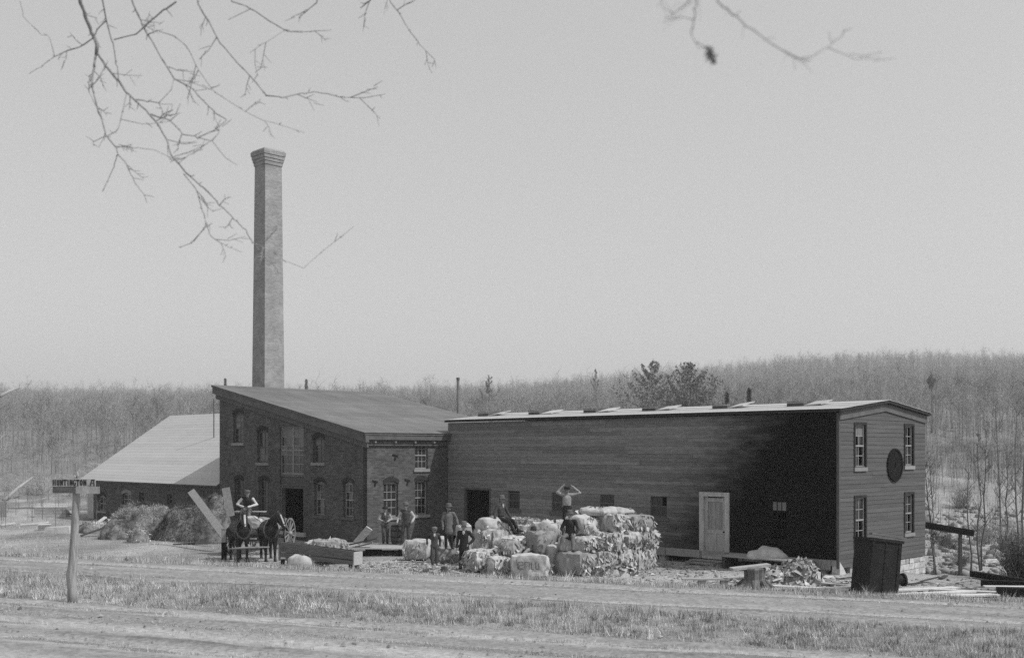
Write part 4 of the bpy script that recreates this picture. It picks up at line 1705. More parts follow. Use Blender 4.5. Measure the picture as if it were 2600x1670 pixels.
for k in range(14):
    a0, a1 = 2 * math.pi * k / 14 + .01, 2 * math.pi * (k + 1) / 14 - .01
    prof = [(.24, 0), (.28, .2), (.295, .42), (.28, .64), (.24, .84)]
    for (r0, z0), (r1, z1) in zip(prof, prof[1:]):
        m.hexa([(r0 * math.cos(a0), r0 * math.sin(a0), z0), (r0 * math.cos(a1), r0 * math.sin(a1), z0), (.9 * r0 * math.cos(a1), .9 * r0 * math.sin(a1), z0), (.9 * r0 * math.cos(a0), .9 * r0 * math.sin(a0), z0),
                (r1 * math.cos(a0), r1 * math.sin(a0), z1), (r1 * math.cos(a1), r1 * math.sin(a1), z1), (.9 * r1 * math.cos(a1), .9 * r1 * math.sin(a1), z1), (.9 * r1 * math.cos(a0), .9 * r1 * math.sin(a0), z1)])
m.build("staves", M['wood_dark'], bar)
m = MB()
m.lathe([(.225, 0), (.225, .02)], 18, (0, 0, .78))
m.build("barrel_head", M['wood_dark'], bar)
for z in (.1, .3, .56, .76):
    m = MB()
    rr = .27 if z in (.1, .76) else .298
    m.lathe([(rr - .006, 0), (rr, .002), (rr, .04), (rr - .006, .042)], 20, (0, 0, z), ring=True)
    m.build("hoop", M['iron'], bar)

# --- standing in the yard
YB = groundY(1436)
person("boy in grey work clothes standing left of the man in the dark suit", (at(1103, 1436, YB).x, YB, gz(at(1103, 1436, YB).x, YB)), .1, 1.46,
       dict(elL=(-.34, .0, 1.22), wrL=(-.33, -.12, 1.0), elR=(.26, .04, 1.13), wrR=(.25, -.05, .9), ankL=(-.08, 0, .085), ankR=(.09, .0, .085), face=(.2, -1, -.05)),
       top='denim', legs='denim', front='shirt', hat='grey_coat', hatkind='cap', child=True, sleeves='dark_cloth')
YB = groundY(1450)
xs = at(1178, 1450, YB).x
person("man in dark three piece suit and hat standing nearest the road", (xs, YB, gz(xs, YB)), -.12, 1.73,
       dict(elR=(.36, .06, 1.16), wrR=(.2, -.08, .97), elL=(-.24, .03, 1.12), wrL=(-.25, -.05, .86), ankL=(-.13, -.03, .085), ankR=(.12, .03, .085), face=(.25, -1, -.05)),
       top='dark_cloth', legs='dark_cloth', front='shirt', hat='felt', hatkind='brim', coat=.16)
BD = .6
YB = groundY(1393, BD)
xs = at(1139, 1393, YB).x
person("man in a long grey sack coat standing on the round bundle", (xs, YB, BD), .2, 1.70,
       dict(elR=(.33, .05, 1.18), wrR=(.36, -.08, .96), elL=(-.24, .03, 1.12), wrL=(-.24, -.07, .88), ankL=(-.1, 0, .085), ankR=(.13, .0, .085), face=(.3, -1, 0)),
       top='grey_coat', legs='dark_cloth', hat='felt', hatkind='brim', coat=.24, beard=True)

# ---------------------------------------------------------------- bales
def bale(label, c, size, yaw, kind='cloth', seed=0, tilt=(0, 0), sheets=70, bands=2, name="bale", rag_faces=('x+', 'y-'), roundness=.36):
    lx, ly, lz = size
    if kind != 'rags' and name == 'bale' and sheets and seed not in (1, 14, 16, 21):
        sheets, rag_faces = sheets * 2 + 60, tuple(set(rag_faces) | {'y-', 'z+', 'x+'})
    r = np.random.RandomState(seed + 500)
    n = 17
    g_ = np.linspace(-1, 1, n)
    V, Fc = [], []
    for ax in range(3):
        for sg in (-1, 1):
            A_, B_ = np.meshgrid(g_, g_, indexing='ij')
            C_ = np.full_like(A_, sg)
            arr = [None] * 3
            arr[ax] = C_
            arr[(ax + 1) % 3] = A_
            arr[(ax + 2) % 3] = B_
            o = len(V) * n * n
            V.append(np.stack([a.ravel() for a in arr], 1))
            i = np.arange(n * n).reshape(n, n) + o
            q = np.stack([i[:-1, :-1], i[1:, :-1], i[1:, 1:], i[:-1, 1:]], -1).reshape(-1, 4)
            Fc.append(q if sg > 0 else q[:, ::-1])
    V = np.concatenate(V)
    Fc = np.concatenate(Fc)
    rad = np.linalg.norm(V, axis=1)[:, None]
    U = V * (1 - roundness) + V / rad * 1.22 * roundness
    W = U * (lx / 2, ly / 2, lz / 2)
    w1 = wob(W + seed * 3.1, 3.2, seed, 3)[:, None]
    w2_ = wob(W + seed * 1.7, 11., seed + 40, 3)[:, None]
    W = W + V / rad * (w1 * (.075 if kind != 'rags' else .06) + w2_ * (.034 if kind != 'rags' else .05))
    W[:, 2] = np.maximum(W[:, 2], -lz / 2)
    cz = lz / 2
    root = thing(name, label, "bale" if name == "bale" else "sack", c, yaw, None)
    root.rotation_euler = (tilt[0], tilt[1], yaw)
    W[:, 2] += cz
    mtl = {'cloth': M['cloth'], 'cloth2': M['cloth2'], 'rags': M['rags']}[kind]
    me = bpy.data.meshes.new("wrapping")
    me.from_pydata([tuple(x) for x in W], [], [tuple(int(k) for k in f) for f in Fc])
    me.materials.append(mtl)
    me.polygons.foreach_set('use_smooth', [True] * len(me.polygons))
    me.update()
    link("wrapping" if kind != 'rags' else "pressed_paper", me, root)
    for k in range(bands):
        m = MB()
        y = (k + .5) / bands * lx - lx / 2 + r.uniform(-.05, .05)
        hx, hz = ly / 2 * (1 - .28 * roundness) + .012, lz / 2 * (1 - .28 * roundness) + .012
        pts = []
        for j in range(17):
            a = 2 * math.pi * j / 16
            e = 5 if roundness < .4 else 2.6
            cx, sx = math.cos(a), math.sin(a)
            pts.append((y + .02 * math.sin(3 * a), hx * abs(cx) ** (2 / e) * (1 if cx > 0 else -1), cz + hz * abs(sx) ** (2 / e) * (1 if sx > 0 else -1)))
        m.tube(pts, .011, 5)
        m.build("binding_rope", M['rope'], root)
    if sheets:
        # ragged paper edges hanging from the pressed faces
        pts = []
        for f in rag_faces:
            nn = sheets // len(rag_faces)
            a, b = r.uniform(-.95, .95, nn), r.uniform(-.95, .95, nn)
            ax = 'xyz'.index(f[0])
            sg = 1 if f[1] == '+' else -1
            P = np.zeros((nn, 3))
            P[:, ax] = sg
            P[:, (ax + 1) % 3] = a
            P[:, (ax + 2) % 3] = b
            N = np.zeros((nn, 3))
            N[:, ax] = sg
            rr = np.linalg.norm(P, axis=1)[:, None]
            P = (P * (1 - roundness) + P / rr * 1.22 * roundness) * (lx / 2, ly / 2, lz / 2) + (0, 0, cz)
            pts.append((P, N))
        P = np.concatenate([p for p, _ in pts])
        N = np.concatenate([q for _, q in pts])
        nn = len(P)
        d = N * r.uniform(.05, .4, (nn, 1)) + r.normal(size=(nn, 3)) * .3 + (0, 0, -.8)
        d /= np.linalg.norm(d, axis=1)[:, None]
        s_ = np.cross(d, r.normal(size=(nn, 3)))
        s_ /= np.linalg.norm(s_, axis=1)[:, None]
        L = r.uniform(.06, .24, (nn, 1))
        Wd = r.uniform(.015, .06, (nn, 1))
        bend = r.normal(size=(nn, 3)) * .03
        Q = np.stack([P - s_ * Wd, P + s_ * Wd, P + s_ * Wd * .8 + d * L + bend, P - s_ * Wd * .8 + d * L - bend * .5], 1).reshape(-1, 3)
        tn = np.repeat(np.clip(r.normal(.85, .3, nn), .12, 1.25), 4)
        soup("loose_sheets", Q, np.arange(len(Q)).reshape(-1, 4), M['sheet'], root, 'stuff', tn)
    return root


C0 = Vector((2.37, 38.6))
E1, E2 = Vector((-R2, R2)), Vector((R2, R2))
YAW = math.radians(135)      # local x along e1


def pile(p, r_, z, size, label, kind='rags', seed=0, jit=0., **kw):
    c = C0 + E1 * p + E2 * r_
    z0 = gz(c.x, c.y) if z < .05 else 0.02
    return bale(label, (c.x, c.y, z + z0), size, YAW + jit, kind, seed, **kw)


rf_ = ('x-', 'y-', 'z+')
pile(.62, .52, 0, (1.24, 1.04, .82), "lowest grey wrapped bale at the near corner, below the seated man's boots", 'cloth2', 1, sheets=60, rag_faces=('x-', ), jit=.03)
pile(.60, 1.62, 0, (1.2, 1.06, .8), "ragged bottom bale second from the near corner on the sunlit side", 'rags', 2, sheets=260, rag_faces=rf_, jit=-.05)
pile(.58, 2.72, 0, (1.2, 1.04, .78), "ragged bottom bale third from the near corner on the sunlit side", 'rags', 3, sheets=260, rag_faces=rf_, jit=.04)
pile(.52, 3.82, 0, (1.2, 1.0, .8), "bottom bale with bulging pale wrapper at the shed door end of the stack", 'cloth', 4, sheets=50, rag_faces=('x-',), jit=-.08)
pile(.85, .95, .81, (1.3, 1.1, .52), "flat ragged bale on which the man in the dark coat sits", 'rags', 5, sheets=260, rag_faces=('x-', 'y-'), jit=.06)
pile(.62, 2.1, .79, (1.15, 1.05, .66), "ragged second layer bale right of the seated man's seat", 'rags', 6, sheets=260, rag_faces=rf_, jit=-.04)
pile(.56, 3.15, .77, (1.15, 1.0, .66), "second layer bale with dark ragged gaps, above the third bottom bale", 'rags', 7, sheets=240, rag_faces=rf_, jit=.06)
pile(.5, 4.1, .79, (1.1, .9, .62), "second layer bale at the shed door end of the stack", 'rags', 8, sheets=220, rag_faces=rf_, jit=-.1)
pile(1.15, 1.45, 1.32, (1.0, 1.0, .68), "smooth round topped pale bale right behind the seated man", 'cloth', 9, sheets=16, rag_faces=('x-',), roundness=.62, jit=.05)
pile(.72, 2.5, 1.44, (1.1, 1.1, .62), "third layer ragged bale below the crest of the stack", 'rags', 10, sheets=240, rag_faces=rf_, jit=.07)
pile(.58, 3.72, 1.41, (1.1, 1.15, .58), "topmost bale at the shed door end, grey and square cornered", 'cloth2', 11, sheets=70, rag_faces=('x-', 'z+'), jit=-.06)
pile(1.05, 2.25, 2.02, (1.15, 1.2, .3), "flattened white heap of wrapping crowning the middle of the stack", 'cloth', 12, sheets=60, rag_faces=('z+',), roundness=.6, jit=.2)
pile(.95, 3.3, 1.99, (1.0, .9, .26), "small pale lump lying on the stack's crest towards the door", 'cloth', 13, sheets=40, rag_faces=('z+',), roundness=.6, jit=-.2)
pile(1.95, 1.3, 0, (1.2, 1.1, .8), "white draped bale standing left of the seated man's legs", 'cloth', 14, sheets=20, rag_faces=('z+',), jit=.1)
pile(1.9, 2.5, 0, (1.2, 1.1, 1.3), "tall pale bale hidden behind the stack's left shoulder", 'cloth', 15, sheets=30, rag_faces=('z+',), jit=.02)
pile(1.85, .55, .0, (.95, .85, 1.02), "upright pale bale close left of the corner bale", 'cloth', 16, sheets=10, rag_faces=('z+',), roundness=.35, jit=-.03)


def put(px, py, Y, size, label, yaw, kind='cloth', seed=0, z=None, **kw):
    """bale whose base centre is seen at (px, py) from distance Y"""
    q = at(px, py, Y)
    return bale(label, (q.x, q.y, max(q.z, gz(q.x, q.y) - .03) if z is None else z), size, yaw, kind, seed, **kw)


ML = put(1347, 1462, 39.1, (1.32, .9, .76), "pale bale lying in front with big stencilled letters on its side", math.radians(-8), 'cloth', 21, sheets=30, rag_faces=('x+', 'x-'), roundness=.42)
put(1268, 1456, 39.5, (.75, .7, .6), "small white bundle lying left of the lettered bale", .4, 'cloth', 22, sheets=50, rag_faces=('y-', 'x+'), roundness=.6)
put(1295, 1410, 40.3, (.7, .8, .55), "bundle with round dark end above the small white bundle", -.5, 'cloth2', 23, sheets=14, roundness=.7)
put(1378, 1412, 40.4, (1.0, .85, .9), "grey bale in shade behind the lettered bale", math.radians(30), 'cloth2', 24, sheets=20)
put(1225, 1448, 40.4, (1.15, 1.0, .75), "torn paper bale at the left foot of the heap", .6, 'rags', 25, sheets=330, rag_faces=('x+', 'y-', 'z+', 'x-'))
put(1300, 1428, 41.4, (1.3, 1.0, .95), "torn bale in the middle of the heap beneath the reclining man", -.2, 'rags', 26, sheets=330, rag_faces=('y-', 'z+', 'x+'))
put(1252, 1425, 42.2, (1.3, 1.1, 1.25), "large torn bale under the man sitting on the left of the heap", .35, 'rags', 27, sheets=300, rag_faces=('y-', 'z+', 'x+'))
put(1251, 1346, 42.4, (1.15, 1.0, .66), "white hooded bale at the heap's left summit", .3, 'cloth', 28, sheets=30, rag_faces=('y-',), roundness=.7, z=1.2)
put(1330, 1415, 42.8, (1.4, 1.1, 1.3), "pale bale beneath the flat brownish one at the back of the heap", -.25, 'cloth', 29, sheets=60, rag_faces=('y-', 'z+'))
put(1330, 1338, 42.9, (1.25, 1.0, .48), "flat dull bale with ragged corner lying on top of the heap", -.15, 'cloth2', 30, sheets=60, rag_faces=('x+', 'y-'), tilt=(.05, .08), z=1.34)
put(1385, 1398, 42.4, (1.1, 1.0, 1.15), "white sloping bale between the heap and the stack", .15, 'cloth', 31, sheets=50, rag_faces=('z+', 'y-'), roundness=.5)
put(1236, 1440, 41.7, (1.0, .9, .5), "low torn bale spilling paper beside the man in the dark suit", -.3, 'rags', 32, sheets=330, rag_faces=('y-', 'z+', 'x+', 'x-'), roundness=.5)
put(1438, 1405, 42.8, (1.2, 1.1, 1.28), "pale bale on which the man with raised arms stands", .2, 'cloth', 33, sheets=30)
put(1137, 1436, 43.6, (1.02, .95, .62), "round grey bundle under the man in the sack coat", .2, 'cloth2', 34, sheets=10, roundness=.75, z=gz(-2.5, 43.6) - .03)
put(1062, 1420, 44.6, (1.1, .9, .8), "plump white bundle at the right end of the plank platform", -.3, 'cloth', 35, sheets=24, roundness=.6)
put(1178, 1412, 43.9, (.55, .5, 1.25), "upright white sack behind the man in the dark suit", .2, 'cloth', 36, sheets=12, roundness=.45, name="sack", bands=1)
put(1122, 1425, 44.8, (.5, .5, .9), "small white sack left of the sack coated man's legs", .1, 'cloth', 37, sheets=8, roundness=.7, name="sack", bands=1)
put(838, 1418, 43.4, (1.3, .9, .75), "mottled round bale behind the long trough", .1, 'cloth2', 38, sheets=50, roundness=.65, rag_faces=('y-', 'z+'))
put(792, 1412, 44.0, (.6, .6, .6), "small pale torn bundle left of the mottled bale behind the trough", .5, 'rags', 39, sheets=60, roundness=.5)

# stencil on the front bale, as far as it can be read
mk = MB()
th = .028


def glyph(strokes, x, z, w, h):
    for a, b in strokes:
        mk.bar((x + a[0] * w, 0, z + a[1] * h), (x + b[0] * w, 0, z + b[1] * h), .004, th, up=(-(b[1] - a[1]) * h, 0, (b[0] - a[0]) * w))


glyph([((.0, 1.3), (.35, -.15))], -.44, .30, .14, .25)
glyph([((0, .5), (1, .5)), ((1, .5), (1, 1)), ((1, 1), (0, 1)), ((0, 1), (0, 0)), ((0, 0), (1, 0))], -.36, .30, .15, .25)
glyph([((0, 0), (0, 1)), ((0, 1), (1, 1)), ((1, 1), (1, 0))], -.14, .30, .16, .25)
glyph([((0, 1), (0, 0)), ((0, 0), (.5, 0))], .09, .30, .15, .25)
glyph([((.0, 1), (0, 0)), ((0, 0), (.7, 0)), ((.7, 0), (.7, .9))], .24, .30, .15, .25)
# lay the strokes on the bale's bulging face
from mathutils.bvhtree import BVHTree
wr_ = [c for c in ML.children if c.name.startswith("wrapping")][0].data
bv = BVHTree.FromPolygons([v.co for v in wr_.vertices], [tuple(p.vertices) for p in wr_.polygons])
src = mk
mk = MB()
for f0 in range(0, len(src.v), 8):
    ring = [Vector(v) for v in src.v[f0:f0 + 8]]
    p0, p1 = (ring[0] + ring[1] + ring[4] + ring[5]) / 4, (ring[2] + ring[3] + ring[6] + ring[7]) / 4
    pts = []
    for k in range(7):
        q = p0.lerp(p1, k / 6)
        hit = bv.ray_cast(Vector((q.x, -3, q.z)), Vector((0, 1, 0)))[0]
        pts.append((hit if hit is not None else Vector((q.x, -.45, q.z))) + Vector((0, -.004, 0)))
    mk.tube(pts, th * .5, 5)
mk.build("stencil", M['ink'], ML)

# loose paper spilled over the heap's front and trodden into the yard
n = 4200
X = npr.normal(-1.0, 3.6, n)
Y = npr.normal(41.2, 1.5, n)
Xb = npr.normal(8.8, 2.2, 900)
Yb = npr.normal(36.8, .7, 900)
X, Y = np.concatenate([X, Xb]), np.concatenate([Y, Yb])
k = (Y > 37.2 + .0 * X) & (np.abs(X + .5) < 12) | (X > 5)
X, Y = X[k], Y[k]
n = len(X)
Zp = ground_z(X, Y) + .012
a = npr.uniform(0, 6.28, n)
w = npr.uniform(.03, .13, n)
c, s_ = np.cos(a) * w, np.sin(a) * w
t1, t2 = npr.normal(0, .035, n), npr.normal(0, .035, n)
asp = npr.uniform(.4, 1, n)
Q = np.stack([np.stack([X - c, Y - s_, Zp + np.abs(t1)], 1), np.stack([X + s_ * asp, Y - c * asp, Zp + .004], 1), np.stack([X + c, Y + s_, Zp + np.abs(t2)], 1), np.stack([X - s_ * asp, Y + c * asp, Zp + .006], 1)], 1).reshape(-1, 3)
soup("paper_litter", Q, np.arange(4 * n).reshape(n, 4), M['sheet'], tone=np.repeat(np.clip(npr.normal(.72, .25, n), .15, 1.2), 4))

# ---------------------------------------------------------------- the people on the bales
q = at(1279, 1318, 42.2)
person("man in waistcoat perched on the white hooded bale, legs hanging right", (q.x - .1, 42.2, 1.80 - .84), math.radians(48), 1.70,
       dict(pel=(0, .02, .9), hipL=(-.09, 0, .88), hipR=(.1, 0, .88), kneL=(.02, -.40, .80), kneR=(.25, -.38, .82), ankL=(.2, -.5, .38), ankR=(.42, -.5, .44), elL=(-.3, .1, 1.12), wrL=(-.26, .05, .9), elR=(.3, -.05, 1.15), wrR=(.32, -.2, .95),
            toeL=(.25, -.68, .36), toeR=(.48, -.68, .42)), top='denim', legs='dark_cloth', front='shirt', hat='felt', hatkind='brim', sleeves='denim')
q = at(1440, 1352, 42.7)
person("man in pale shirt with both arms raised to his head on top of the bales", (q.x, 42.8, 1.30), .1, 1.72,
       dict(shL=(-.19, 0, 1.43), shR=(.19, 0, 1.43), elL=(-.38, -.02, 1.52), wrL=(-.2, -.06, 1.74), elR=(.50, -.02, 1.50), wrR=(.22, -.06, 1.74)), top='shirt2', legs='dark_cloth', hat='dark_cloth', hatkind='cap')
q = at(1446, 1374, 39.4)
ty = gz(2.2, 39.5) + 1.33
person("man in dark coat seated on the front of the bale stack, knees apart", (q.x + .02, 39.42, ty - .80), math.radians(-8), 1.72,
       dict(pel=(0, .02, .9), waist=(0, .0, 1.04), chest=(0, -.03, 1.28), neck=(0, -.06, 1.44), head=(0, -.1, 1.58), shL=(-.185, -.04, 1.38), shR=(.185, -.04, 1.38), hipL=(-.1, 0, .87), hipR=(.1, 0, .87), kneL=(-.22, -.45, .84), kneR=(.14, -.46, .84),
            ankL=(-.3, -.52, .40), ankR=(.15, -.56, .40), toeL=(-.34, -.68, .36), toeR=(.2, -.73, .36), elL=(-.3, -.08, 1.1), wrL=(-.2, -.32, .98), elR=(.3, -.06, 1.1), wrR=(.22, -.3, .95)), top='dark_cloth', legs='grey_coat', hat='felt', hatkind='brim', coat=.02)
q = at(1352, 1390, 40.0)
person("man in dark hat reclining low among the bales beside the lettered one", (q.x, 40.35, .80 - .80), math.radians(-38), 1.68,
       dict(pel=(0, .0, .9), waist=(0, .06, 1.0), chest=(0, .12, 1.22), neck=(0, .12, 1.38), head=(0, .08, 1.52), shL=(-.185, .12, 1.33), shR=(.185, .12, 1.33), hipL=(-.1, 0, .88), hipR=(.1, 0, .88), kneL=(-.14, -.45, .92), kneR=(.12, -.46, .86),
            ankL=(-.2, -.78, .62), ankR=(.08, -.84, .58), toeL=(-.22, -.94, .66), toeR=(.1, -1.0, .62), elL=(-.3, .2, 1.08), wrL=(-.3, .05, .9), elR=(.32, .0, 1.08), wrR=(.2, -.25, 1.0)), top='denim', legs='shirt2', hat='hair', hatkind='bowler')

# ---------------------------------------------------------------- wagon, team and driver
def horse_mesh(turn):
    B = Blob()
    C_, BL, MN, HF = 0, 1, 2, 3
    B.cap((0, -.45, 1.12), (0, .5, 1.14), .33, .33, C_, .88, 1.05)
    B.cap((0, -.55, 1.08), (0, -.62, 1.2), .27, .25, C_, .95, 1)
    B.cap((0, .55, 1.2), (0, .72, 1.16), .32, .27, C_, .92, 1)
    B.cap((0, -.3, 1.42), (0, -.1, 1.42), .09, .09, C_)
    R = Matrix.Translation((0, -.65, 0)) @ Matrix.Rotation(turn, 4, 'Z') @ Matrix.Translation((0, .65, 0))
    T = lambda v, f=1.: Vector(v).lerp(R @ Vector(v), f)
    hx = tuple(Matrix.Rotation(turn, 3, 'Z') @ Vector((1, 0, 0)))
    B.cap(T((0, -.52, 1.25), .1), T((0, -.86, 1.66), .7), .25, .15, C_, .68, 1.1, hx)
    B.cap(T((0, -.86, 1.66), .7), T((0, -.98, 1.80)), .15, .13, C_, .7, 1, hx)
    B.cap(T((0, -1.0, 1.79)), T((0, -1.24, 1.40)), .125, .08, C_, .78, 1.05, hx)
    B.cap(T((0, -1.24, 1.40)), T((0, -1.29, 1.31)), .08, .068, C_, .85, 1, hx)
    B.cap(T((0, -.98, 1.64)), T((0, -1.12, 1.45)), .10, .06, C_, .7, 1, hx)
    B.cap(T((0, -1.12, 1.78)), T((0, -1.315, 1.42)), .04, .034, BL, 1.1, .5, hx)
    for sg in (-1, 1):
        B.cap(T((sg * .055, -.97, 1.88)), T((sg * .085, -.98, 2.03)), .035, .012, C_)
        B.extra.capsule(T((sg * .088, -1.07, 1.68)), T((sg * .09, -1.07, 1.68)), .022, .022, n=8, mi=HF)
        B.extra.capsule(T((sg * .04, -1.335, 1.36)), T((sg * .04, -1.34, 1.35)), .014, .014, n=8, mi=HF)
        B.cap((sg * .17, -.5, 1.02), (sg * .17, -.52, .58), .13, .075, C_)
        B.cap((sg * .17, -.52, .58), (sg * .17, -.52, .2), .062, .05, C_)
        B.cap((sg * .17, -.52, .2), (sg * .17, -.56, .09), .052, .055, C_)
        B.cap((sg * .17, -.57, .07), (sg * .17, -.58, .03), .06, .072, HF)
        B.cap((sg * .16, .62, 1.1), (sg * .19, .42, .84), .22, .14, C_)
        B.cap((sg * .19, .42, .84), (sg * .18, .76, .58), .12, .07, C_)
        B.cap((sg * .18, .76, .58), (sg * .18, .72, .2), .062, .05, C_)
        B.cap((sg * .18, .72, .2), (sg * .18, .68, .09), .052, .055, C_)
        B.cap((sg * .18, .67, .07), (sg * .18, .66, .03), .06, .072, HF)
    for i in range(6):
        f = i / 5
        p = T((0.05, -.5 - .42 * f, 1.48 + .42 * f), f)
        B.cap(p, p + Vector((.07, .05, -.22)), .05, .02, MN, .6, 1)
    B.cap(T((0, -1.0, 1.9)), T((.01, -1.13, 1.72)), .035, .015, MN)
    B.cap((0, .95, 1.28), (0, 1.1, 1.0), .06, .07, MN)
    B.cap((0, 1.1, 1.0), (0, 1.08, .5), .075, .03, MN)
    return B.mesh("horse", [M['horse'], M['blaze'], M['mane'], M['boot']], .022, 3), T


def horse(label, loc, rotz, turn, scale=1.0):
    me, T = horse_mesh(turn)
    root = link("horse", me, None, loc, rotz)
    root.scale = (scale,) * 3
    tag(root, label, "horse")
    hx = Matrix.Rotation(turn, 3, 'Z') @ Vector((1, 0, 0))
    m = MB()      # collar
    pts = []
    for j in range(17):
        a = 2 * math.pi * j / 16
        pts.append((math.cos(a) * .24, -.66 - .12 * math.sin(a) * -1 * .6, 1.24 + math.sin(a) * .36))
    m.tube(pts, .055, 8)
    m.build("collar", M['leather'], root, True)
    m = MB()
    for sg in (-1, 1):
        m.tube([(sg * .1, -.7, 1.62), (sg * .25, -.72, 1.4), (sg * .285, -.72, 1.2), (sg * .2, -.74, .95)], .018, 6)
    m.build("hames", M['mid_wood'], root, True)
    m = MB()      # bridle
    for sg in (-1, 1):
        m.tube([T((sg * .1, -1.0, 1.86)), T((sg * .115, -1.08, 1.7)), T((sg * .085, -1.22, 1.45))], .012, 5)
    m.tube([T((-.085, -1.24, 1.47)), T((0, -1.34, 1.47)), T((.085, -1.24, 1.47))], .012, 5)
    m.tube([T((-.11, -1.03, 1.83)), T((0, -1.125, 1.83)), T((.11, -1.03, 1.83))], .012, 5)
    m.build("bridle", M['leather'], root)
    m = MB()      # trace and back strap
    for sg in (-1, 1):
        m.tube([(sg * .27, -.7, 1.1), (sg * .33, -.2, 1.02), (sg * .33, .5, .95), (sg * .26, 1.1, .85)], .018, 5)
    m.tube([(-.33, -.15, 1.05), (-.3, -.15, 1.36), (0, -.15, 1.515), (.3, -.15, 1.36), (.33, -.15, 1.05)], .018, 6)
    m.tube([(0, -.5, 1.52), (0, .2, 1.5), (0, .75, 1.52), (0, .97, 1.36)], .016, 5)
    m.build("harness", M['leather'], root)
    return root


YH = 43.95
hz_ = gz(-11, 44)
horse("black horse with white blaze, left one of the wagon team", (at(600, 1427, YH).x, YH + .5, hz_), math.radians(26), math.radians(-6), 1.06)
horse("black horse turning its blazed head aside, right one of the wagon team", (at(674, 1427, YH).x, YH + .55, hz_), math.radians(20), math.radians(42), 1.06)

wg = thing("farm_wagon", "open wooden farm wagon behind the black horse team", "wagon", (-11.35, 46.9, gz(-11, 48)), math.radians(-9))
for i in range(5):
    m = MB()
    m.box(-.5 + i * .2, -.505 + (i + 1) * .2, .1, 3.4, .86, .91)
    m.build("floor_plank", M['wood'], wg)
for x, n_ in ((-.53, 0), (.53, 1)):
    for k in range(2):
        m = MB()
        m.box(x - .02, x + .02, .05, 3.45, .92 + k * .22, 1.13 + k * .22)
        m.build("side_board", M['wood'], wg)
    for y in (.3, 1.7, 3.1):
        m = MB()
        m.box(x + (-.065 if x < 0 else .021), x + (-.021 if x < 0 else .065), y - .04, y + .04, .8, 1.42)
        m.build("stake", M['wood_dark'], wg)
for y in (.03, 3.45):
    m = MB()
    m.box(-.5, .5, y, y + .03, .92, 1.34)
    m.build("end_board", M['wood'], wg)
m = MB()
m.box(-.68, .68, .35, .72, 1.78, 1.82)
m.build("seat", M['wood_x'], wg)
m = MB()
for x in (-.45, .45):
    m.tube([(x, .5, 1.34), (x, .35, 1.56), (x, .55, 1.775)], .025, 6)
    m.bar((x, .5, 1.0), (x, .5, 1.36), .05, .05)
m.build("seat_spring", M['iron'], wg)
m = MB()
m.hexa([(-.5, -.45, 1.2), (.5, -.45, 1.2), (.5, .02, .98), (-.5, .02, .98), (-.5, -.45, 1.24), (.5, -.45, 1.24), (.5, .02, 1.02), (-.5, .02, 1.02)])
m.build("footboard", M['wood_x'], wg)
m = MB()
wi_ = (Matrix.Translation(wg.location) @ Matrix.Rotation(math.radians(-9), 4, 'Z')).inverted()
yk = wi_ @ Vector((-10.32, 43.25, wg.location.z + .6))
m.bar((0, .1, .62), yk + Vector((0, .05, .05)), .08, .1)
m.build("pole", M['wood'], wg)
m = MB()
m.tube([yk + Vector(v) for v in ((-.8, -.1, -.04), (-.3, 0, 0), (.3, .06, .02), (.8, .1, .04))], [.025, .04, .04, .025], 8)
m.build("neck_yoke", M['wheel'], wg, True)
m = MB()
m.bar((-.6, -.25, .7), (.6, -.25, .7), .09, .06)
m.build("evener", M['wood'], wg)
for y in (.45, 2.9):
    m = MB()
    m.bar((-.82, y, .6), (.82, y, .6), .09, .11)
    m.box(-.4, .4, y - .08, y + .08, .66, .858)
    m.build("axle", M['wood_dark'], wg)


def wheel(x, y, R, ns=12):
    m = MB()
    N = 28
    for k in range(N):
        a0, a1 = 2 * math.pi * k / N, 2 * math.pi * (k + 1) / N
        c = [(y + r * math.cos(a), R + r * math.sin(a)) for r, a in ((R - .07, a0), (R, a0), (R, a1), (R - .07, a1))]
        m.hexa([(x - .03, p, z) for p, z in c] + [(x + .03, p, z) for p, z in c])
    w = m.build("wheel", M['wheel'], wg)
    m = MB()
    m.tube([(x - .12, y, R), (x - .06, y, R), (x + .06, y, R), (x + .12, y, R)], [.06, .1, .1, .06], 12)
    m.build("hub", M['wheel'], w, True)
    for k in range(ns):
        a = 2 * math.pi * (k + .5) / ns
        m = MB()
        m.bar((x, y + .09 * math.cos(a), R + .09 * math.sin(a)), (x, y + (R - .06) * math.cos(a), R + (R - .06) * math.sin(a)), .035, .045, up=(1, 0, 0))
        m.build("spoke", M['wheel'], w)
    m = MB()
    m.lathe([(R, -.033), (R + .012, -.033), (R + .012, .033), (R, .033)], 32, ring=True)
    m.xform(Matrix.Translation((x, y, R)) @ Matrix.Rotation(math.pi / 2, 4, 'Y'))
    m.build("iron_tyre", M['iron'], w)


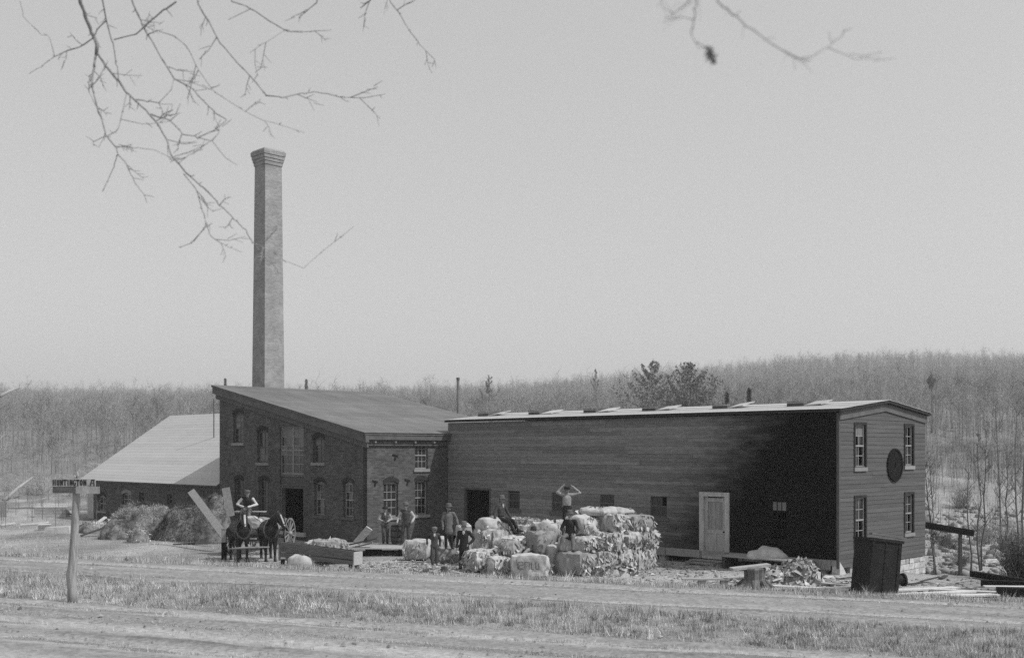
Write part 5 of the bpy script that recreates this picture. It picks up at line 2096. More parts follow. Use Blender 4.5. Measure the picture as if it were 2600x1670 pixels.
wheel(-.86, .45, .56)
wheel(.86, .45, .56)
wheel(-.9, 2.9, .70)
wheel(.9, 2.9, .70)
mw = Matrix.Translation(wg.location) @ Matrix.Rotation(math.radians(-9), 4, 'Z')
ds = mw @ Vector((-.1, .5, 1.83))
drv = person("driver in cap and pale shirt seated high on the wagon holding the reins", (ds.x, ds.y, ds.z - .82), math.radians(4), 1.72,
             dict(pel=(0, .02, .9), waist=(0, 0, 1.04), chest=(0, -.06, 1.27), neck=(0, -.1, 1.42), head=(.02, -.13, 1.56), shL=(-.2, -.06, 1.37), shR=(.2, -.06, 1.37), hipL=(-.1, 0, .88), hipR=(.1, 0, .88), kneL=(-.15, -.45, .86), kneR=(.15, -.45, .86),
                  ankL=(-.17, -.6, .43), ankR=(.16, -.62, .43), toeL=(-.18, -.78, .42), toeR=(.17, -.8, .42), elL=(-.42, -.12, 1.1), wrL=(-.1, -.4, 1.0), elR=(.42, -.12, 1.1), wrR=(.1, -.4, 1.0)), top='dark_cloth', legs='grey_coat', hat='felt', hatkind='cap', sleeves='shirt')
rn = thing("reins", "pair of slack reins running from the driver's hands to the team", "reins", (ds.x, ds.y, ds.z))
hL = Vector((at(600, 1427, YH).x, YH + .5, hz_))
hR = Vector((at(674, 1427, YH).x, YH + .55, hz_))
for hh in (hL, hR):
    for sg in (-1, 1):
        a = Vector((.02 * sg, -.45, .22))
        b = hh + Vector((.2 * sg, -.1, 1.5)) - rn.location
        c_ = hh + Vector((.12 * sg, -1.0, 1.42)) - rn.location
        m = MB()
        m.tube([a, a.lerp(b, .5) + Vector((0, 0, -.08)), b, c_], .011, 5)
        m.build("rein", M['leather'], rn)
q = mw @ Vector((.42, -.12, 1.12))
bale("pale folded canvas bundle on the wagon's footboard between the horses' heads", q, (.85, .45, .46), math.radians(-9), 'cloth', 41, sheets=0, name="sack", roundness=.45)
q = mw @ Vector((.15, 1.5, .92))
bale("grey sack lying in the wagon bed behind the driver", q, (.9, 1.2, .55), math.radians(14), 'cloth2', 42, sheets=0, name="sack", roundness=.5)

ico = np.array([(0, 0, 1), (.89, 0, .45), (.28, .85, .45), (-.72, .53, .45), (-.72, -.53, .45), (.28, -.85, .45), (.72, .53, -.45), (-.28, .85, -.45), (-.89, 0, -.45), (-.28, -.85, -.45), (.72, -.53, -.45), (0, 0, -1)])
icf = np.array([(0, 1, 2), (0, 2, 3), (0, 3, 4), (0, 4, 5), (0, 5, 1), (1, 6, 2), (2, 7, 3), (3, 8, 4), (4, 9, 5), (5, 10, 1), (6, 7, 2), (7, 8, 3), (8, 9, 4), (9, 10, 5), (10, 6, 1), (11, 7, 6), (11, 8, 7), (11, 9, 8), (11, 10, 9), (11, 6, 10)])

# ---------------------------------------------------------------- street sign
sb = gp(184, 1529)
sg = thing("street_sign", "rough crooked post with a lettered street board and a blank board below", "street sign", sb)
px_m = F / sb.y
w2 = lambda px, py: at(px, py, sb.y) - sb
m = MB()
ctr = [w2(184, 1540), w2(183, 1500), w2(181, 1455), w2(184, 1440), w2(188, 1380), w2(191, 1320), w2(194, 1260), w2(196, 1214)]
m.tube(ctr, [.088, .085, .092, .082, .076, .07, .066, .062], 14)
m.tube([w2(196, 1216), w2(197, 1206), w2(197, 1196)], [.03, .02, .008], 6)
m.tube([w2(191, 1216), w2(190, 1206)], [.03, .012], 6)
m.build("post", M['post'], sg, True)
a, b = w2(138, 1233), w2(247, 1215)
m = MB()
m.box(a.x, b.x, -.105, -.08, a.z, b.z)
bd = m.build("name_board", M['board'], sg)
a2, b2 = w2(139, 1252), w2(260, 1234)
m = MB()
m.box(a2.x, w2(196, 0).x, -.1, -.075, a2.z + .01, b2.z)
m.build("blank_board", M['sash_dim'], sg)
m = MB()
m.hexa([(w2(197, 0).x, -.098, a2.z), (b2.x, -.16, a2.z), (b2.x, -.14, a2.z), (w2(197, 0).x, -.074, a2.z), (w2(197, 0).x, -.098, b2.z), (b2.x, -.16, b2.z), (b2.x, -.14, b2.z), (w2(197, 0).x, -.074, b2.z)])
m.build("blank_board", M['trim'], sg)
GL_ = {'H': [((.15, 0), (.15, 1)), ((.85, 0), (.85, 1)), ((.15, .5), (.85, .5)), ((0, 0), (.32, 0)), ((0, 1), (.32, 1)), ((.68, 0), (1, 0)), ((.68, 1), (1, 1))],
       'U': [((.15, 1), (.15, .12)), ((.15, .08), (.85, .0)), ((.85, 1), (.85, .05)), ((0, 1), (.32, 1)), ((.68, 1), (1, 1))],
       'N': [((.15, 0), (.15, 1)), ((.85, 0), (.85, 1)), ((.15, 1), (.85, 0)), ((0, 0), (.32, 0)), ((0, 1), (.2, 1)), ((.68, 1), (1, 1))],
       'T': [((.5, 0), (.5, 1)), ((0, 1), (1, 1)), ((.25, 0), (.75, 0)), ((.02, 1), (.02, .8)), ((.98, 1), (.98, .8))],
       'I': [((.5, 0), (.5, 1)), ((.2, 0), (.8, 0)), ((.2, 1), (.8, 1))],
       'G': [((.9, .85), (.6, 1)), ((.6, 1), (.15, .8)), ((.15, .8), (.15, .2)), ((.15, .2), (.6, 0)), ((.6, 0), (.9, .1)), ((.9, 0), (.9, .45)), ((.6, .45), (1, .45))],
       'O': [((.5, 1), (.12, .75)), ((.12, .75), (.12, .25)), ((.12, .25), (.5, 0)), ((.5, 0), (.88, .25)), ((.88, .25), (.88, .75)), ((.88, .75), (.5, 1))],
       '.': [((.3, .02), (.6, .02)), ((.3, .1), (.6, .1))],
       'A': [((.1, 0), (.4, 1)), ((.9, 0), (.75, 1)), ((.3, 1), (1, 1)), ((.3, .92), (1, .92)), ((.25, .4), (.8, .4)), ((0, 0), (.3, 0)), ((.7, 0), (1, 0))]}
lay = [('H', 140.0, 147.5), ('U', 150.5, 156.5), ('N', 158.8, 165.7), ('T', 167, 174.5), ('I', 176, 181), ('N', 183, 189.6), ('G', 191.3, 198), ('T', 200, 206.5), ('O', 208.7, 215), ('N', 217.5, 225), ('.', 228, 231), ('A', 233.5, 246)]
zb_, zt_ = w2(0, 1231.2).z, w2(0, 1217.2).z
m = MB()
for i, (chr_, x0, x1) in enumerate(lay):
    X0, X1 = w2(x0, 0).x, w2(x1, 0).x
    for j, (p_, q_) in enumerate(GL_[chr_]):
        P_ = Vector((X0 + p_[0] * (X1 - X0), 0, zb_ + p_[1] * (zt_ - zb_)))
        Q_ = Vector((X0 + q_[0] * (X1 - X0), 0, zb_ + q_[1] * (zt_ - zb_)))
        d = Q_ - P_
        thin = abs(d.z) < .01
        yy = -.107 - .0006 * j
        m.bar(P_ + Vector((0, yy, 0)), Q_ + Vector((0, yy, 0)), .003, .012 if thin else .02, up=(-d.z, 0, d.x))
m.build("lettering", M['letter'], bd)

# ---------------------------------------------------------------- boughs that hang into the picture
BR = []


def tree_over(label, loc, top, bough, lines, Y, wob_seed, cat="tree", thick=1.):
    t_ = thing("overhanging_tree", label, cat, loc)
    L = Vector(loc)
    m = MB()
    pts = [Vector((0, 0, -.3)), Vector((.05, .1, 3)), Vector((-.05, 0, 6)), Vector((0, .1, top))]
    m.tube(pts, [.26, .2, .16, .12], 14)
    m.build("trunk", M['bark'], t_, True)
    m = MB()
    bp_ = [Vector(b) - L for b in bough]
    m.tube(bp_, list(np.linspace(.11 * thick ** .5, .03 * thick ** .5, len(bp_))), 12)
    m.build("bough", M['bark_near'], t_, True)
    r = random.Random(wob_seed)
    tw = MB()
    for k, (r0, r1, pix) in enumerate(lines):
        P = [at(px, py, Y + .25 * math.sin(px * .009) + .2 * math.sin(py * .012)) - L for px, py in pix]
        if pix[0][1] <= 2:      # carry it up out of the frame to the bough
            best = min((((b0 := bp_[i].lerp(bp_[i + 1], s / 8)) - P[0]).length, tuple(b0)) for i in range(len(bp_) - 1) for s in range(9))
            P = [Vector(best[1])] + P
        m_ = MB()
        # round the corners of the traced line
        Q = [P[0]]
        for a, b, c in zip(P, P[1:], P[2:]):
            Q += [a.lerp(b, .8), b.lerp(a.lerp(c, .5), .06), b.lerp(c, .2)]
        Q.append(P[-1])
        Q = [q + Vector((r.uniform(-1, 1), 0, r.uniform(-1, 1))) * .006 for q in Q]
        r0, r1 = r0 * .85, r1 * .85
        m_.tube(Q, [max(.002, .78 * thick * (r0 + (r1 - r0) * i / (len(Q) - 1))) * r.uniform(.85, 1.2) for i in range(len(Q))], 7)
        m_.build("branch", M['bark_near'], t_, True)
        for i in range(1, len(Q) - 1):
            seg = (Q[i + 1] - Q[i]).length
            for q in range(max(1, int(seg * 14))):
                if r.random() < .6:
                    p = Q[i].lerp(Q[i + 1], r.random())
                    d = (Q[i + 1] - Q[i]).normalized()
                    a = r.choice((-1, 1)) * r.uniform(.4, 1.2)
                    e = Vector((d.x * math.cos(a) - d.z * math.sin(a), r.uniform(-.5, .5), d.x * math.sin(a) + d.z * math.cos(a)))
                    Ln = r.choice((.012, .015, .02, .02, .03, .05, .08, .16, .26))
                    mid = p + e * Ln * .5 + Vector((r.uniform(-1, 1), 0, r.uniform(-1, 1))) * Ln * .08
                    tw.tube([p, mid, p + e * Ln + Vector((0, 0, r.uniform(-.1, .15) * Ln))], [.0042 * thick, .0033 * thick, .002 * thick], 4)
                    if Ln > .08:
                        for u in (.4, .6, .85):
                            p2 = p + e * Ln * u
                            e2 = (e + Vector((r.uniform(-1, 1), r.uniform(-.4, .4), r.uniform(-1, 1)))).normalized()
                            tw.tube([p2, p2 + e2 * Ln * .35], [.003 * thick, .0018 * thick], 4)
    tw.build("twigs", M['bark_near'], t_, kind='stuff')
    return t_


s2 = lambda L: [(x * .4156, y * .4156) for x, y in L]
s7 = lambda L: [(700 + x * .2669, y * .2669) for x, y in L]
s6 = lambda L: [(1680 + x * .2502, y * .2502) for x, y in L]
YT = 9.0
lines = [
    (.021, .022, s2([(490, 0), (515, 90), (560, 195), (592, 270), (592, 340)])),
    (.013, .007, s2([(588, 300), (572, 420), (558, 520), (605, 690), (650, 830), (708, 903)])),
    (.006, .003, s2([(708, 903), (724, 940), (695, 1020), (655, 1110), (622, 1170)])),
    (.006, .003, s2([(724, 940), (770, 1000), (810, 1090), (880, 1190), (900, 1240)])),
    (.015, .009, s2([(600, 330), (640, 400), (720, 490), (790, 580), (900, 680), (960, 755), (1015, 840), (1050, 950), (1090, 1000)])),
    (.009, .004, s2([(1085, 990), (1150, 1070), (1250, 1150), (1340, 1250), (1430, 1340), (1505, 1408), (1545, 1480), (1620, 1520), (1720, 1560)])),
    (.006, .003, s2([(1120, 1060), (1200, 1160), (1240, 1290), (1262, 1380), (1180, 1480), (1090, 1512)])),
    (.005, .003, s2([(1262, 1380), (1290, 1440), (1360, 1490), (1480, 1540)])),
    (.012, .006, s2([(625, 0), (648, 130), (690, 270), (710, 390), (726, 490)])),
    (.008, .006, s2([(650, 130), (600, 170), (570, 235)])),
    (.009, .003, s2([(575, 232), (500, 285), (400, 315), (330, 345), (255, 410), (180, 450)])),
    (.004, .002, s2([(330, 345), (300, 220), (250, 215), (140, 100), (125, 10)])),
    (.013, .006, s2([(805, 0), (860, 130), (905, 220), (1010, 390), (1065, 480), (1190, 555), (1300, 680), (1380, 730)])),
    (.006, .003, s2([(905, 215), (960, 186), (1050, 215), (1140, 280), (1210, 430), (1290, 545), (1470, 670), (1620, 740), (1860, 810)])),
    (.006, .003, s2([(1065, 480), (1045, 550), (972, 630)])),
    (.007, .003, s2([(820, 605), (900, 620), (972, 632), (1050, 640)])),
    (.009, .005, s2([(915, 700), (985, 720), (1050, 742), (1120, 822), (1200, 835), (1292, 857)])),
    (.005, .003, s2([(1292, 857), (1345, 805), (1300, 690)])),
    (.005, .003, s2([(1292, 857), (1180, 935), (1095, 990)])),
    (.005, .003, s2([(1292, 857), (1360, 945), (1450, 1010)])),
    (.006, .004, s2([(775, 580), (750, 690), (718, 800), (650, 832), (565, 865)])),
    (.004, .002, s2([(745, 730), (900, 760), (1050, 740)])),
    (.009, .008, s2([(1200, 0), (1260, 110), (1340, 260), (1480, 420), (1560, 500), (1620, 580)])),
    (.008, .004, s2([(1620, 580), (1720, 597), (1850, 572)]) + s7([(330, 876), (480, 885), (640, 925), (790, 937), (1040, 890)])),
    (.007, .009, s2([(700, 240), (820, 215), (885, 165), (1000, 65), (1080, 8)])),
    (.010, .005, s2([(1390, 2), (1530, 48), (1680, 150), (1740, 185), (1830, 202)]) + s7([(330, 305), (530, 292)])),
    (.005, .003, s2([(1535, 50), (1390, 125)])),
    (.005, .003, s2([(1735, 190), (1600, 270), (1530, 320)])),
    (.004, .002, s2([(725, 885), (850, 905), (960, 922), (1060, 970)])),
    (.004, .002, s2([(1300, 545), (1190, 556)])),
    (.004, .002, s2([(610, 690), (540, 560), (540, 500), (548, 450)])),
    (.008, .004, s7([(410, 0), (300, 105), (232, 160), (232, 190)])),
    (.014, .006, s7([(900, 0), (860, 30), (805, 76)])),
    (.007, .003, s7([(1080, 0), (1170, 120), (1250, 260), (1375, 420), (1520, 572), (1490, 640)])),
    (.004, .002, s2([(640, 835), (600, 900), (560, 870)])),
    (.005, .003, s2([(1180, 1480), (1262, 1378)])),
    (.004, .002, [(642, 615), (668, 648), (690, 668), (712, 655), (770, 682), (840, 620), (900, 575)]),
]
# inserted as one tree whose trunk stands left of the frame
tree_over("bare tree whose twigs hang across the upper left sky and the chimney", (-8.2, 8.2, gz(-8.2, 8.2)), 8.3,
          [(-8.2, 8.25, 8.6), (-5.8, 8.6, 9.3), (-3.2, 9.0, 9.6), (-.5, 9.1, 9.6), (1.2, 9.2, 9.3)], lines, YT, 5)
lines2 = [
    (.011, .006, s6([(350, 0), (340, 100), (325, 200), (315, 300), (300, 370)])),
    (.005, .003, s6([(300, 370), (370, 440), (440, 490), (480, 520)])),
    (.006, .002, s6([(285, 2), (225, 85), (110, 165)])),
    (.013, .006, s6([(560, 0), (650, 90), (740, 155), (900, 290), (1060, 415), (1200, 510), (1410, 595)])),
    (.006, .003, s6([(1410, 595), (1560, 545), (1700, 465), (1850, 340), (1930, 300)])),
]
TO = tree_over("bare tree with a dangling dead leaf, twigs dipping in at the top right", (9.5, 6.0, gz(9.5, 6.0)), 6.6,
               [(9.5, 6.0, 7.6), (6.8, 5.6, 8.2), (4.2, 5.0, 7.9), (1.9, 4.6, 7.2), (.8, 4.4, 6.9)], lines2, 4.3, 9, thick=.38)
r = np.random.RandomState(77)
P = np.array([at(1680 + x * .2502, y * .2502, 4.3) - TO.location for x, y in ((470, 510), (490, 520), (505, 545), (500, 575), (515, 590), (530, 620), (510, 560), (540, 640))])
P = np.repeat(P, 4, 0) + r.normal(size=(32, 3)) * .004
T = leaf_cards(P, .025, r, .3)
V = T.reshape(-1, 3)
soup("dead_leaves", V, np.arange(len(V)).reshape(-1, 3), M['bark_near'], TO, 'stuff', np.ones(len(V)))

# ---------------------------------------------------------------- heaps of straw on the left
def mound(name, label, cat, c, rx, ry, h, mtl, seed, straw=0, stone=False, tone=1.):
    root = thing(name, label, cat, c)
    if mtl == 'rock':
        pass
    nu, nv = 40, 16
    V, Fc = [], []
    for j in range(nv + 1):
        f = j / nv
        for i in range(nu):
            a = 2 * math.pi * i / nu
            V.append((math.cos(a) * math.cos(f * math.pi / 2) ** .8, math.sin(a) * math.cos(f * math.pi / 2) ** .8, math.sin(f * math.pi / 2)))
    V = np.array(V)
    n1 = wob(V * (rx, ry, h), 1.6 / max(rx, .7) * (2 if mtl == 'rock' else 1), seed, 4)
    n2 = wob(V * (rx, ry, h), 5., seed + 1, 3)
    W = V * (rx, ry, h) * (1 + .16 * n1 + .05 * n2)[:, None]
    W[:, 2] -= .08
    for j in range(nv):
        for i in range(nu):
            Fc.append((j * nu + i, j * nu + (i + 1) % nu, (j + 1) * nu + (i + 1) % nu, (j + 1) * nu + i))
    me = bpy.data.meshes.new("body")
    me.from_pydata([tuple(v) for v in W], [], Fc)
    me.materials.append(M[mtl])
    me.polygons.foreach_set('use_smooth', [True] * len(me.polygons))
    link("body", me, root)
    if straw:
        r = np.random.RandomState(seed + 9)
        k = r.randint(0, nu * nv, straw)
        P = W[k] + r.normal(size=(straw, 3)) * .05
        d = r.normal(size=(straw, 3)) + V[k] * .25
        d /= np.linalg.norm(d, axis=1)[:, None]
        s = np.cross(d, r.normal(size=(straw, 3)))
        s /= np.linalg.norm(s, axis=1)[:, None]
        L = r.uniform(.05, .24, (straw, 1))
        T = np.stack([P - s * .012, P + s * .012, P + d * L], 1).reshape(-1, 3)
        zz = np.clip(.55 + .9 * wob(P, 1.7, seed + 3, 3), .1, 1.6) * tone
        soup("straw", T, np.arange(len(T)).reshape(-1, 3), M['straw'], root, 'stuff', np.repeat(zz * r.uniform(.5, 1.4, straw), 3))
    return root


def onground(px, py):
    q = gy(px, py)
    return (q.x, q.y, q.z)


def mnd(px, py, wpx, hpx, deep, *a, **k):
    q = gy(px, py)
    q2 = (q.x, q.y + deep * .8, q.z)
    return q2, wpx / 2 * q.y / F, deep, hpx * q.y / F


for (px, py, wpx, hpx, deep, label, seed, st, tn) in (
        (345, 1368, 190, 84, 1.6, "broad shaggy straw heap with pale top in front of the low annex", 61, 9000, 1.15),
        (470, 1374, 175, 84, .9, "darker straw heap right of the broad shaggy one", 62, 9000, .8),
        (288, 1370, 90, 58, .9, "low rounded straw heap at the broad heap's left foot", 63, 1600, 1.1),
        (532, 1380, 90, 132, .7, "tall dark straw heap against the brick mill's left corner", 64, 3400, .6),
        (340, 1378, 56, 34, .4, "small pale clump of litter in front of the straw heaps", 65, 700, 2.6),
        (225, 1354, 110, 30, 1.0, "thin pale spread of straw behind the sign post", 66, 1500, 2.0)):
    c, rx, ry, h = mnd(px, py, wpx, hpx, deep)
    mound("straw_heap", label, "straw heap", c, rx, ry, h, 'heap', seed, st, tone=tn)


def plank(label, p, q, w=.22, t=.05, mtl='wood_x', cat="plank", name="plank", up=(0, 0, 1), group=None):
    p, q = Vector(p), Vector(q)
    c = p
    m = MB()
    m.bar(p - c, q - c, w, t, up=up)
    o = m.build(name, M[mtl], None, loc=c)
    return tag(o, label, cat, group)


# planks propped about the wagon and heaps
plank("long pale plank leaning against the dark straw heap left of the wagon", at(572, 1362, 48.6), at(485, 1246, 51.5), .34, .06, 'mid_wood2', up=(.3, -1, .1))
plank("upright pale board standing behind the wagon driver's left side", at(586, 1310, 51), at(573, 1238, 51.2), .36, .05, 'mid_wood2', up=(.2, -1, 0))
plank("dark charred timber lying on the grass left of the wagon", onground(440, 1383), tuple(Vector(onground(527, 1381)) + Vector((0, 0, .05))), .2, .12, 'wood_dark', "timber", "timber")
hp = Vector(onground(569, 1421))
t_ = thing("hitching_post", "short square post left of the black horses, pale above and dark below", "post", hp)
m = MB()
m.box(-.09, .09, -.09, .09, -.1, .72)
m.build("dark_foot", M['black_timber'], t_)  # lower part near black, grey wood above
m = MB()
m.box(-.088, .088, -.088, .088, .721, 1.25)
m.box(-.1, .1, -.1, .1, 1.25, 1.3)
m.build("shaft", M['wood'], t_)

# ---------------------------------------------------------------- long trough with its load, boulder
ta, tb = Vector(onground(708, 1438)), Vector(onground(900, 1450))
d = (tb - ta)
d.z = 0
Lr = d.length
tr = thing("long_trough", "long dark wooden trough on short legs lying beside the horse team", "trough", (ta.x, ta.y, ta.z), math.atan2(d.y, d.x))
zA, zB = .30, .22
for k in range(2):
    m = MB()
    z0, z1 = (.02, .2) if k == 0 else (.212, .60)
    m.hexa([(0, 0, zA + z0 + .06), (Lr, 0, zB + z0), (Lr, .05, zB + z0), (0, .05, zA + z0 + .06), (0, -.02, zA + z1 + .06), (Lr, -.02, zB + z1 * .86), (Lr, .03, zB + z1 * .86), (0, .03, zA + z1 + .06)])
    m.build("side_board", M['mid_wood'], tr)
m = MB()
m.hexa([(0, .4, zA), (Lr, .4, zB), (Lr, .45, zB), (0, .45, zA), (0, .42, zA + .62), (Lr, .42, zB + .5), (Lr, .47, zB + .5), (0, .47, zA + .62)])
m.build("back_board", M['wood_dark'], tr)
m = MB()
m.box(.0, Lr, .05, .4, .25, .29)
m.build("bottom_board", M['wood_dark'], tr)
for x, mt in ((0., 'wood'), (Lr - .04, 'wood_x')):
    m = MB()
    m.box(x - .005, x + .045, -.03, .48, .24, .78 if x == 0 else .72)
    m.build("end_board", M[mt], tr)
for x in (.12, Lr * .55, Lr - .25):
    for y in (.02, .38):
        m = MB()
        m.box(x, x + .1, y - .05, y + .07, -.1, .26)
        m.build("leg", M['black_timber'], tr)
c, rx, ry, h = mnd(764, 1455, 92, 42, .45)
o = mound("boulder", "big smooth white boulder on the grass in front of the long trough", "boulder", c, rx, ry, h, 'rock', 71)
plank("bent pale slab of wood propped on the planks at the mill corner", at(905, 1378, 47.5), at(938, 1340, 47.2), .3, .06, 'wood_pale', up=(.6, -.6, .5))
for i, (x0, y0, x1, y1, mt, lb) in enumerate((
        (870, 1386, 958, 1366, 'wood_dark', "dark plank slanting up to the mill corner from the platform"),
        (872, 1395, 945, 1378, 'wood_x', "grey plank lying askew left of the plank platform"),
        (885, 1402, 935, 1398, 'wood_x', "short grey board on the ground right of the mottled bale"))):
    plank(lb, at(x0, y0, 46.8 + .2 * i), at(x1, y1, 46.6 + .2 * i), .24, .06, mt)
for i, (px, py, s, lb) in enumerate(((1082, 1462, .2, "small dark stump left of the pair by the road"), (1128, 1462, .34, "taller splintered stump below the boy"), )):
    q = Vector(onground(px, py))
    t_ = thing("tree_stump", lb, "stump", q)
    m = MB()
    N = 14
    prof = [(.2, -.1), (.15, .08), (.12, s * .6), (.11, s * .8)]
    m.lathe(prof, N)
    for k in range(N):
        i0 = 3 * N + k
        v = m.v[i0]
        m.v[i0] = (v[0], v[1], v[2] + rnd.uniform(0, .22) * s)
    m.build("wood", M['wood_dark'], t_)
    for k in range(5):
        a = k * 1.3 + i
        m = MB()
        m.tube([(.14 * math.cos(a), .14 * math.sin(a), .1), (.3 * math.cos(a), .3 * math.sin(a), .02), (.45 * math.cos(a), .45 * math.sin(a), -.06)], [.06, .045, .02], 6)
        m.build("root", M['wood_dark'], t_)

# ---------------------------------------------------------------- right side: stump table, bench, heaps and boards before the shed
q = Vector(onground(1915, 1492))
t_ = thing("tree_stump", "gnarled stump carrying a grey slab, right of the door steps", "stump", q)
m = MB()
N = 18
m.lathe([(.5, -.15), (.42, .1), (.3, .3), (.3, .5), (.33, .62), (.3, .66)], N)
for i in range(len(m.v)):
    v = Vector(m.v[i])
    a = math.atan2(v.y, v.x)
    k = 1 + .22 * math.sin(3 * a + 1) + .12 * math.sin(7 * a)
    m.v[i] = (v.x * k, v.y * k, v.z)
m.build("wood", M['bark'], t_)
for k in range(7):
    a = k * .9
    m = MB()
    m.tube([(.32 * math.cos(a), .32 * math.sin(a), .22), (.55 * math.cos(a), .55 * math.sin(a), .05), (.8 * math.cos(a), .8 * math.sin(a), -.08)], [.1, .07, .03], 7)
    m.build("root", M['bark'], t_)
plank("grey weathered slab resting across the gnarled stump", q + Vector((-.75, -.05, .62)), q + Vector((.5, .1, .74)), .42, .08, 'wood_x', "slab", "slab")
q = Vector(onground(1790, 1490))
t_ = thing("low_bench", "low bench of one board on blocks in front of the door steps", "bench", q)
m = MB()
m.box(-.75, .75, -.16, .16, .24, .29)
m.build("seat_board", M['wood_x'], t_)
for x in (-.1, .62):
    m = MB()
    m.box(x - .12, x + .12, -.12, .12, -.1, .238)
    m.build("block", M['wood'], t_)


def sheet_pile(label, px, py, wpx, hpx, deep, seed, n=420, name="paper_pile"):
    c, rx, ry, h = mnd(px, py, wpx, hpx, deep)
    t_ = mound(name, label, "paper pile", c, rx, ry, h, 'rags', seed)
    r = np.random.RandomState(seed)
    a = r.uniform(0, 6.28, n)
    f = r.uniform(0, 1, n)
    P = np.stack([np.cos(a) * np.cos(f * 1.5) * rx * 1.06, np.sin(a) * np.cos(f * 1.5) * ry * 1.06, np.sin(f * 1.5) * h * 1.02], 1)
    nrm = P / np.array([rx ** 2, ry ** 2, h ** 2])
    nrm /= np.linalg.norm(nrm, axis=1)[:, None] + 1e-9
    s = np.cross(nrm + r.normal(size=(n, 3)) * .5, r.normal(size=(n, 3)))
    s /= np.linalg.norm(s, axis=1)[:, None]
    t2 = np.cross(nrm, s) + r.normal(size=(n, 3)) * .3
    L1, L2 = r.uniform(.06, .2, (n, 1)), r.uniform(.05, .16, (n, 1))
    Q = np.stack([P - s * L1 - t2 * L2, P + s * L1 - t2 * L2, P + s * L1 + t2 * L2 + nrm * .04, P - s * L1 + t2 * L2 - nrm * .02], 1).reshape(-1, 3)
    soup("loose_sheets", Q, np.arange(len(Q)).reshape(-1, 4), M['sheet'], t_, 'stuff', np.repeat(np.clip(r.normal(.8, .3, n), .1, 1.3), 4))
    return t_


for px_, py_, wpx_, hpx_, dp_, sd_, nn_, lb_ in ((1262, 1458, 80, 56, .7, 86, 380, "spill of torn paper at the heap's left foot"), (1290, 1420, 150, 62, .9, 87, 420, "drift of torn paper over the middle of the heap"), (1560, 1462, 120, 20, .4, 90, 200, "fringe of paper scraps along the stack's sunlit foot")):
    sheet_pile(lb_, px_, py_, wpx_, hpx_, dp_, sd_, nn_)
sheet_pile("heap of white torn paper and scraps near the shed's dark corner", 2040, 1484, 110, 52, .7, 81)
sheet_pile("scrap heap with dark gaps left of the white paper heap", 1975, 1482, 70, 34, .6, 82, 200)
q = bw_(-.75, A_of(1945, -.75))
sh = thing("plank_shelf", "rough plank shelf on posts along the foot of the shaded shed wall", "shelf", (q.x, q.y, gz(q.x, q.y)), R45)
for k in range(3):
    m = MB()
    m.box(-.45 + k * .32, -.45 + k * .32 + .3, -1.9 + .1 * k, 1.9 - .15 * k, .44 + .006 * k, .49 + .006 * k)
    m.build("plank", M['wood_x'], sh)
for y in (-1.7, 0., 1.6):
    m = MB()
    m.box(-.4, .5, y - .07, y + .07, -.1, .438)
    m.build("post", M['wood_dark'], sh)
o = mound("lime_pile", "smooth pile of pale lime on the plank shelf against the dark shed wall", "pile", (q.x + .1, q.y + .1, sh.location.z + .52), .75, .42, .42, 'rock', 83)
BD = [(1945, 1490, 2165, 1502, 'wood_pale', "long pale board before the white paper heap"), (1960, 1500, 2200, 1494, 'wood_x', "grey board crossing behind the long pale one"), (2030, 1478, 2172, 1492, 'wood_x', "thin board lying at the shed corner stone"),
      (2262, 1502, 2430, 1496, 'wood_pale', "pale board nearest the stone footing right of the iron tank"), (2285, 1512, 2470, 1506, 'wood_pale', "second pale board right of the iron tank"), (2320, 1498, 2530, 1508, 'wood_pale', "longest pale board on the right hand yard"),
      (2400, 1516, 2532, 1514, 'wood_pale', "short pale board lowest on the right hand yard"), (2250, 1520, 2370, 1517, 'wood_pale', "pale board end sticking out beside the iron tank's foot")]
for x0, y0, x1, y1, mt, lb in BD:
    a, b = Vector(onground(x0, y0)), Vector(onground(x1, y1))
    if (b - a).length > 5:
        b = a + (b - a).normalized() * 5
    plank(lb, a + Vector((0, 0, .05)), b + Vector((0, 0, .06)), .34, .05, mt, "board", "board")

# iron tank
q = Vector(onground(2230, 1516))
tk = thing("iron_tank", "big tilted black iron tank with a stub pipe at the shed's gable", "tank", (q.x, q.y + .4, q.z), math.radians(12))
W_, D_, H_ = .53, .46, 1.72
tilt = Matrix.Rotation(math.radians(7), 4, 'Y') @ Matrix.Rotation(math.radians(-3), 4, 'X')
m = MB()
for s in (-1, 1):
    m.box(s * W_ - .012, s * W_ + .012, -D_, D_, .0, H_)
    m.box(-W_ + .013, W_ - .013, s * D_ - .012, s * D_ + .012, .0, H_)
m.box(-W_ + .013, W_ - .013, -D_ + .013, D_ - .013, .02, .05)
m.xform(tilt)
m.build("shell", M['iron'], tk)
for s in (-1, 1):
    for z in (.03, H_ - .05):
        m = MB()
        m.box(-W_ - .05, W_ + .05, s * (D_ + .03) - .017, s * (D_ + .03) + .017, z - .04, z + .05)
        m.xform(tilt)
        m.build("rim_bar", M['iron'], tk)
        m = MB()
        m.box(s * (W_ + .03) - .017, s * (W_ + .03) + .017, -D_ - .012, D_ + .012, z - .038, z + .048)
        m.xform(tilt)
        m.build("rim_bar", M['iron'], tk)
for k in range(3):
    x = -.45 + k * .45
    m = MB()
    m.box(x - .03, x + .03, -D_ - .03, -D_ - .0125, .1, H_ - .1)
    m.xform(tilt)
    m.build("stiffener", M['iron'], tk)
m = MB()
for x in (-.45, 0, .45):
    for z in np.arange(.2, 1.65, .16):
        m.capsule((x, -D_ - .03, z), (x, -D_ - .036, z), .016, .016, n=6)
m.xform(tilt)
m.build("rivets", M['iron'], tk, kind='stuff')
m = MB()
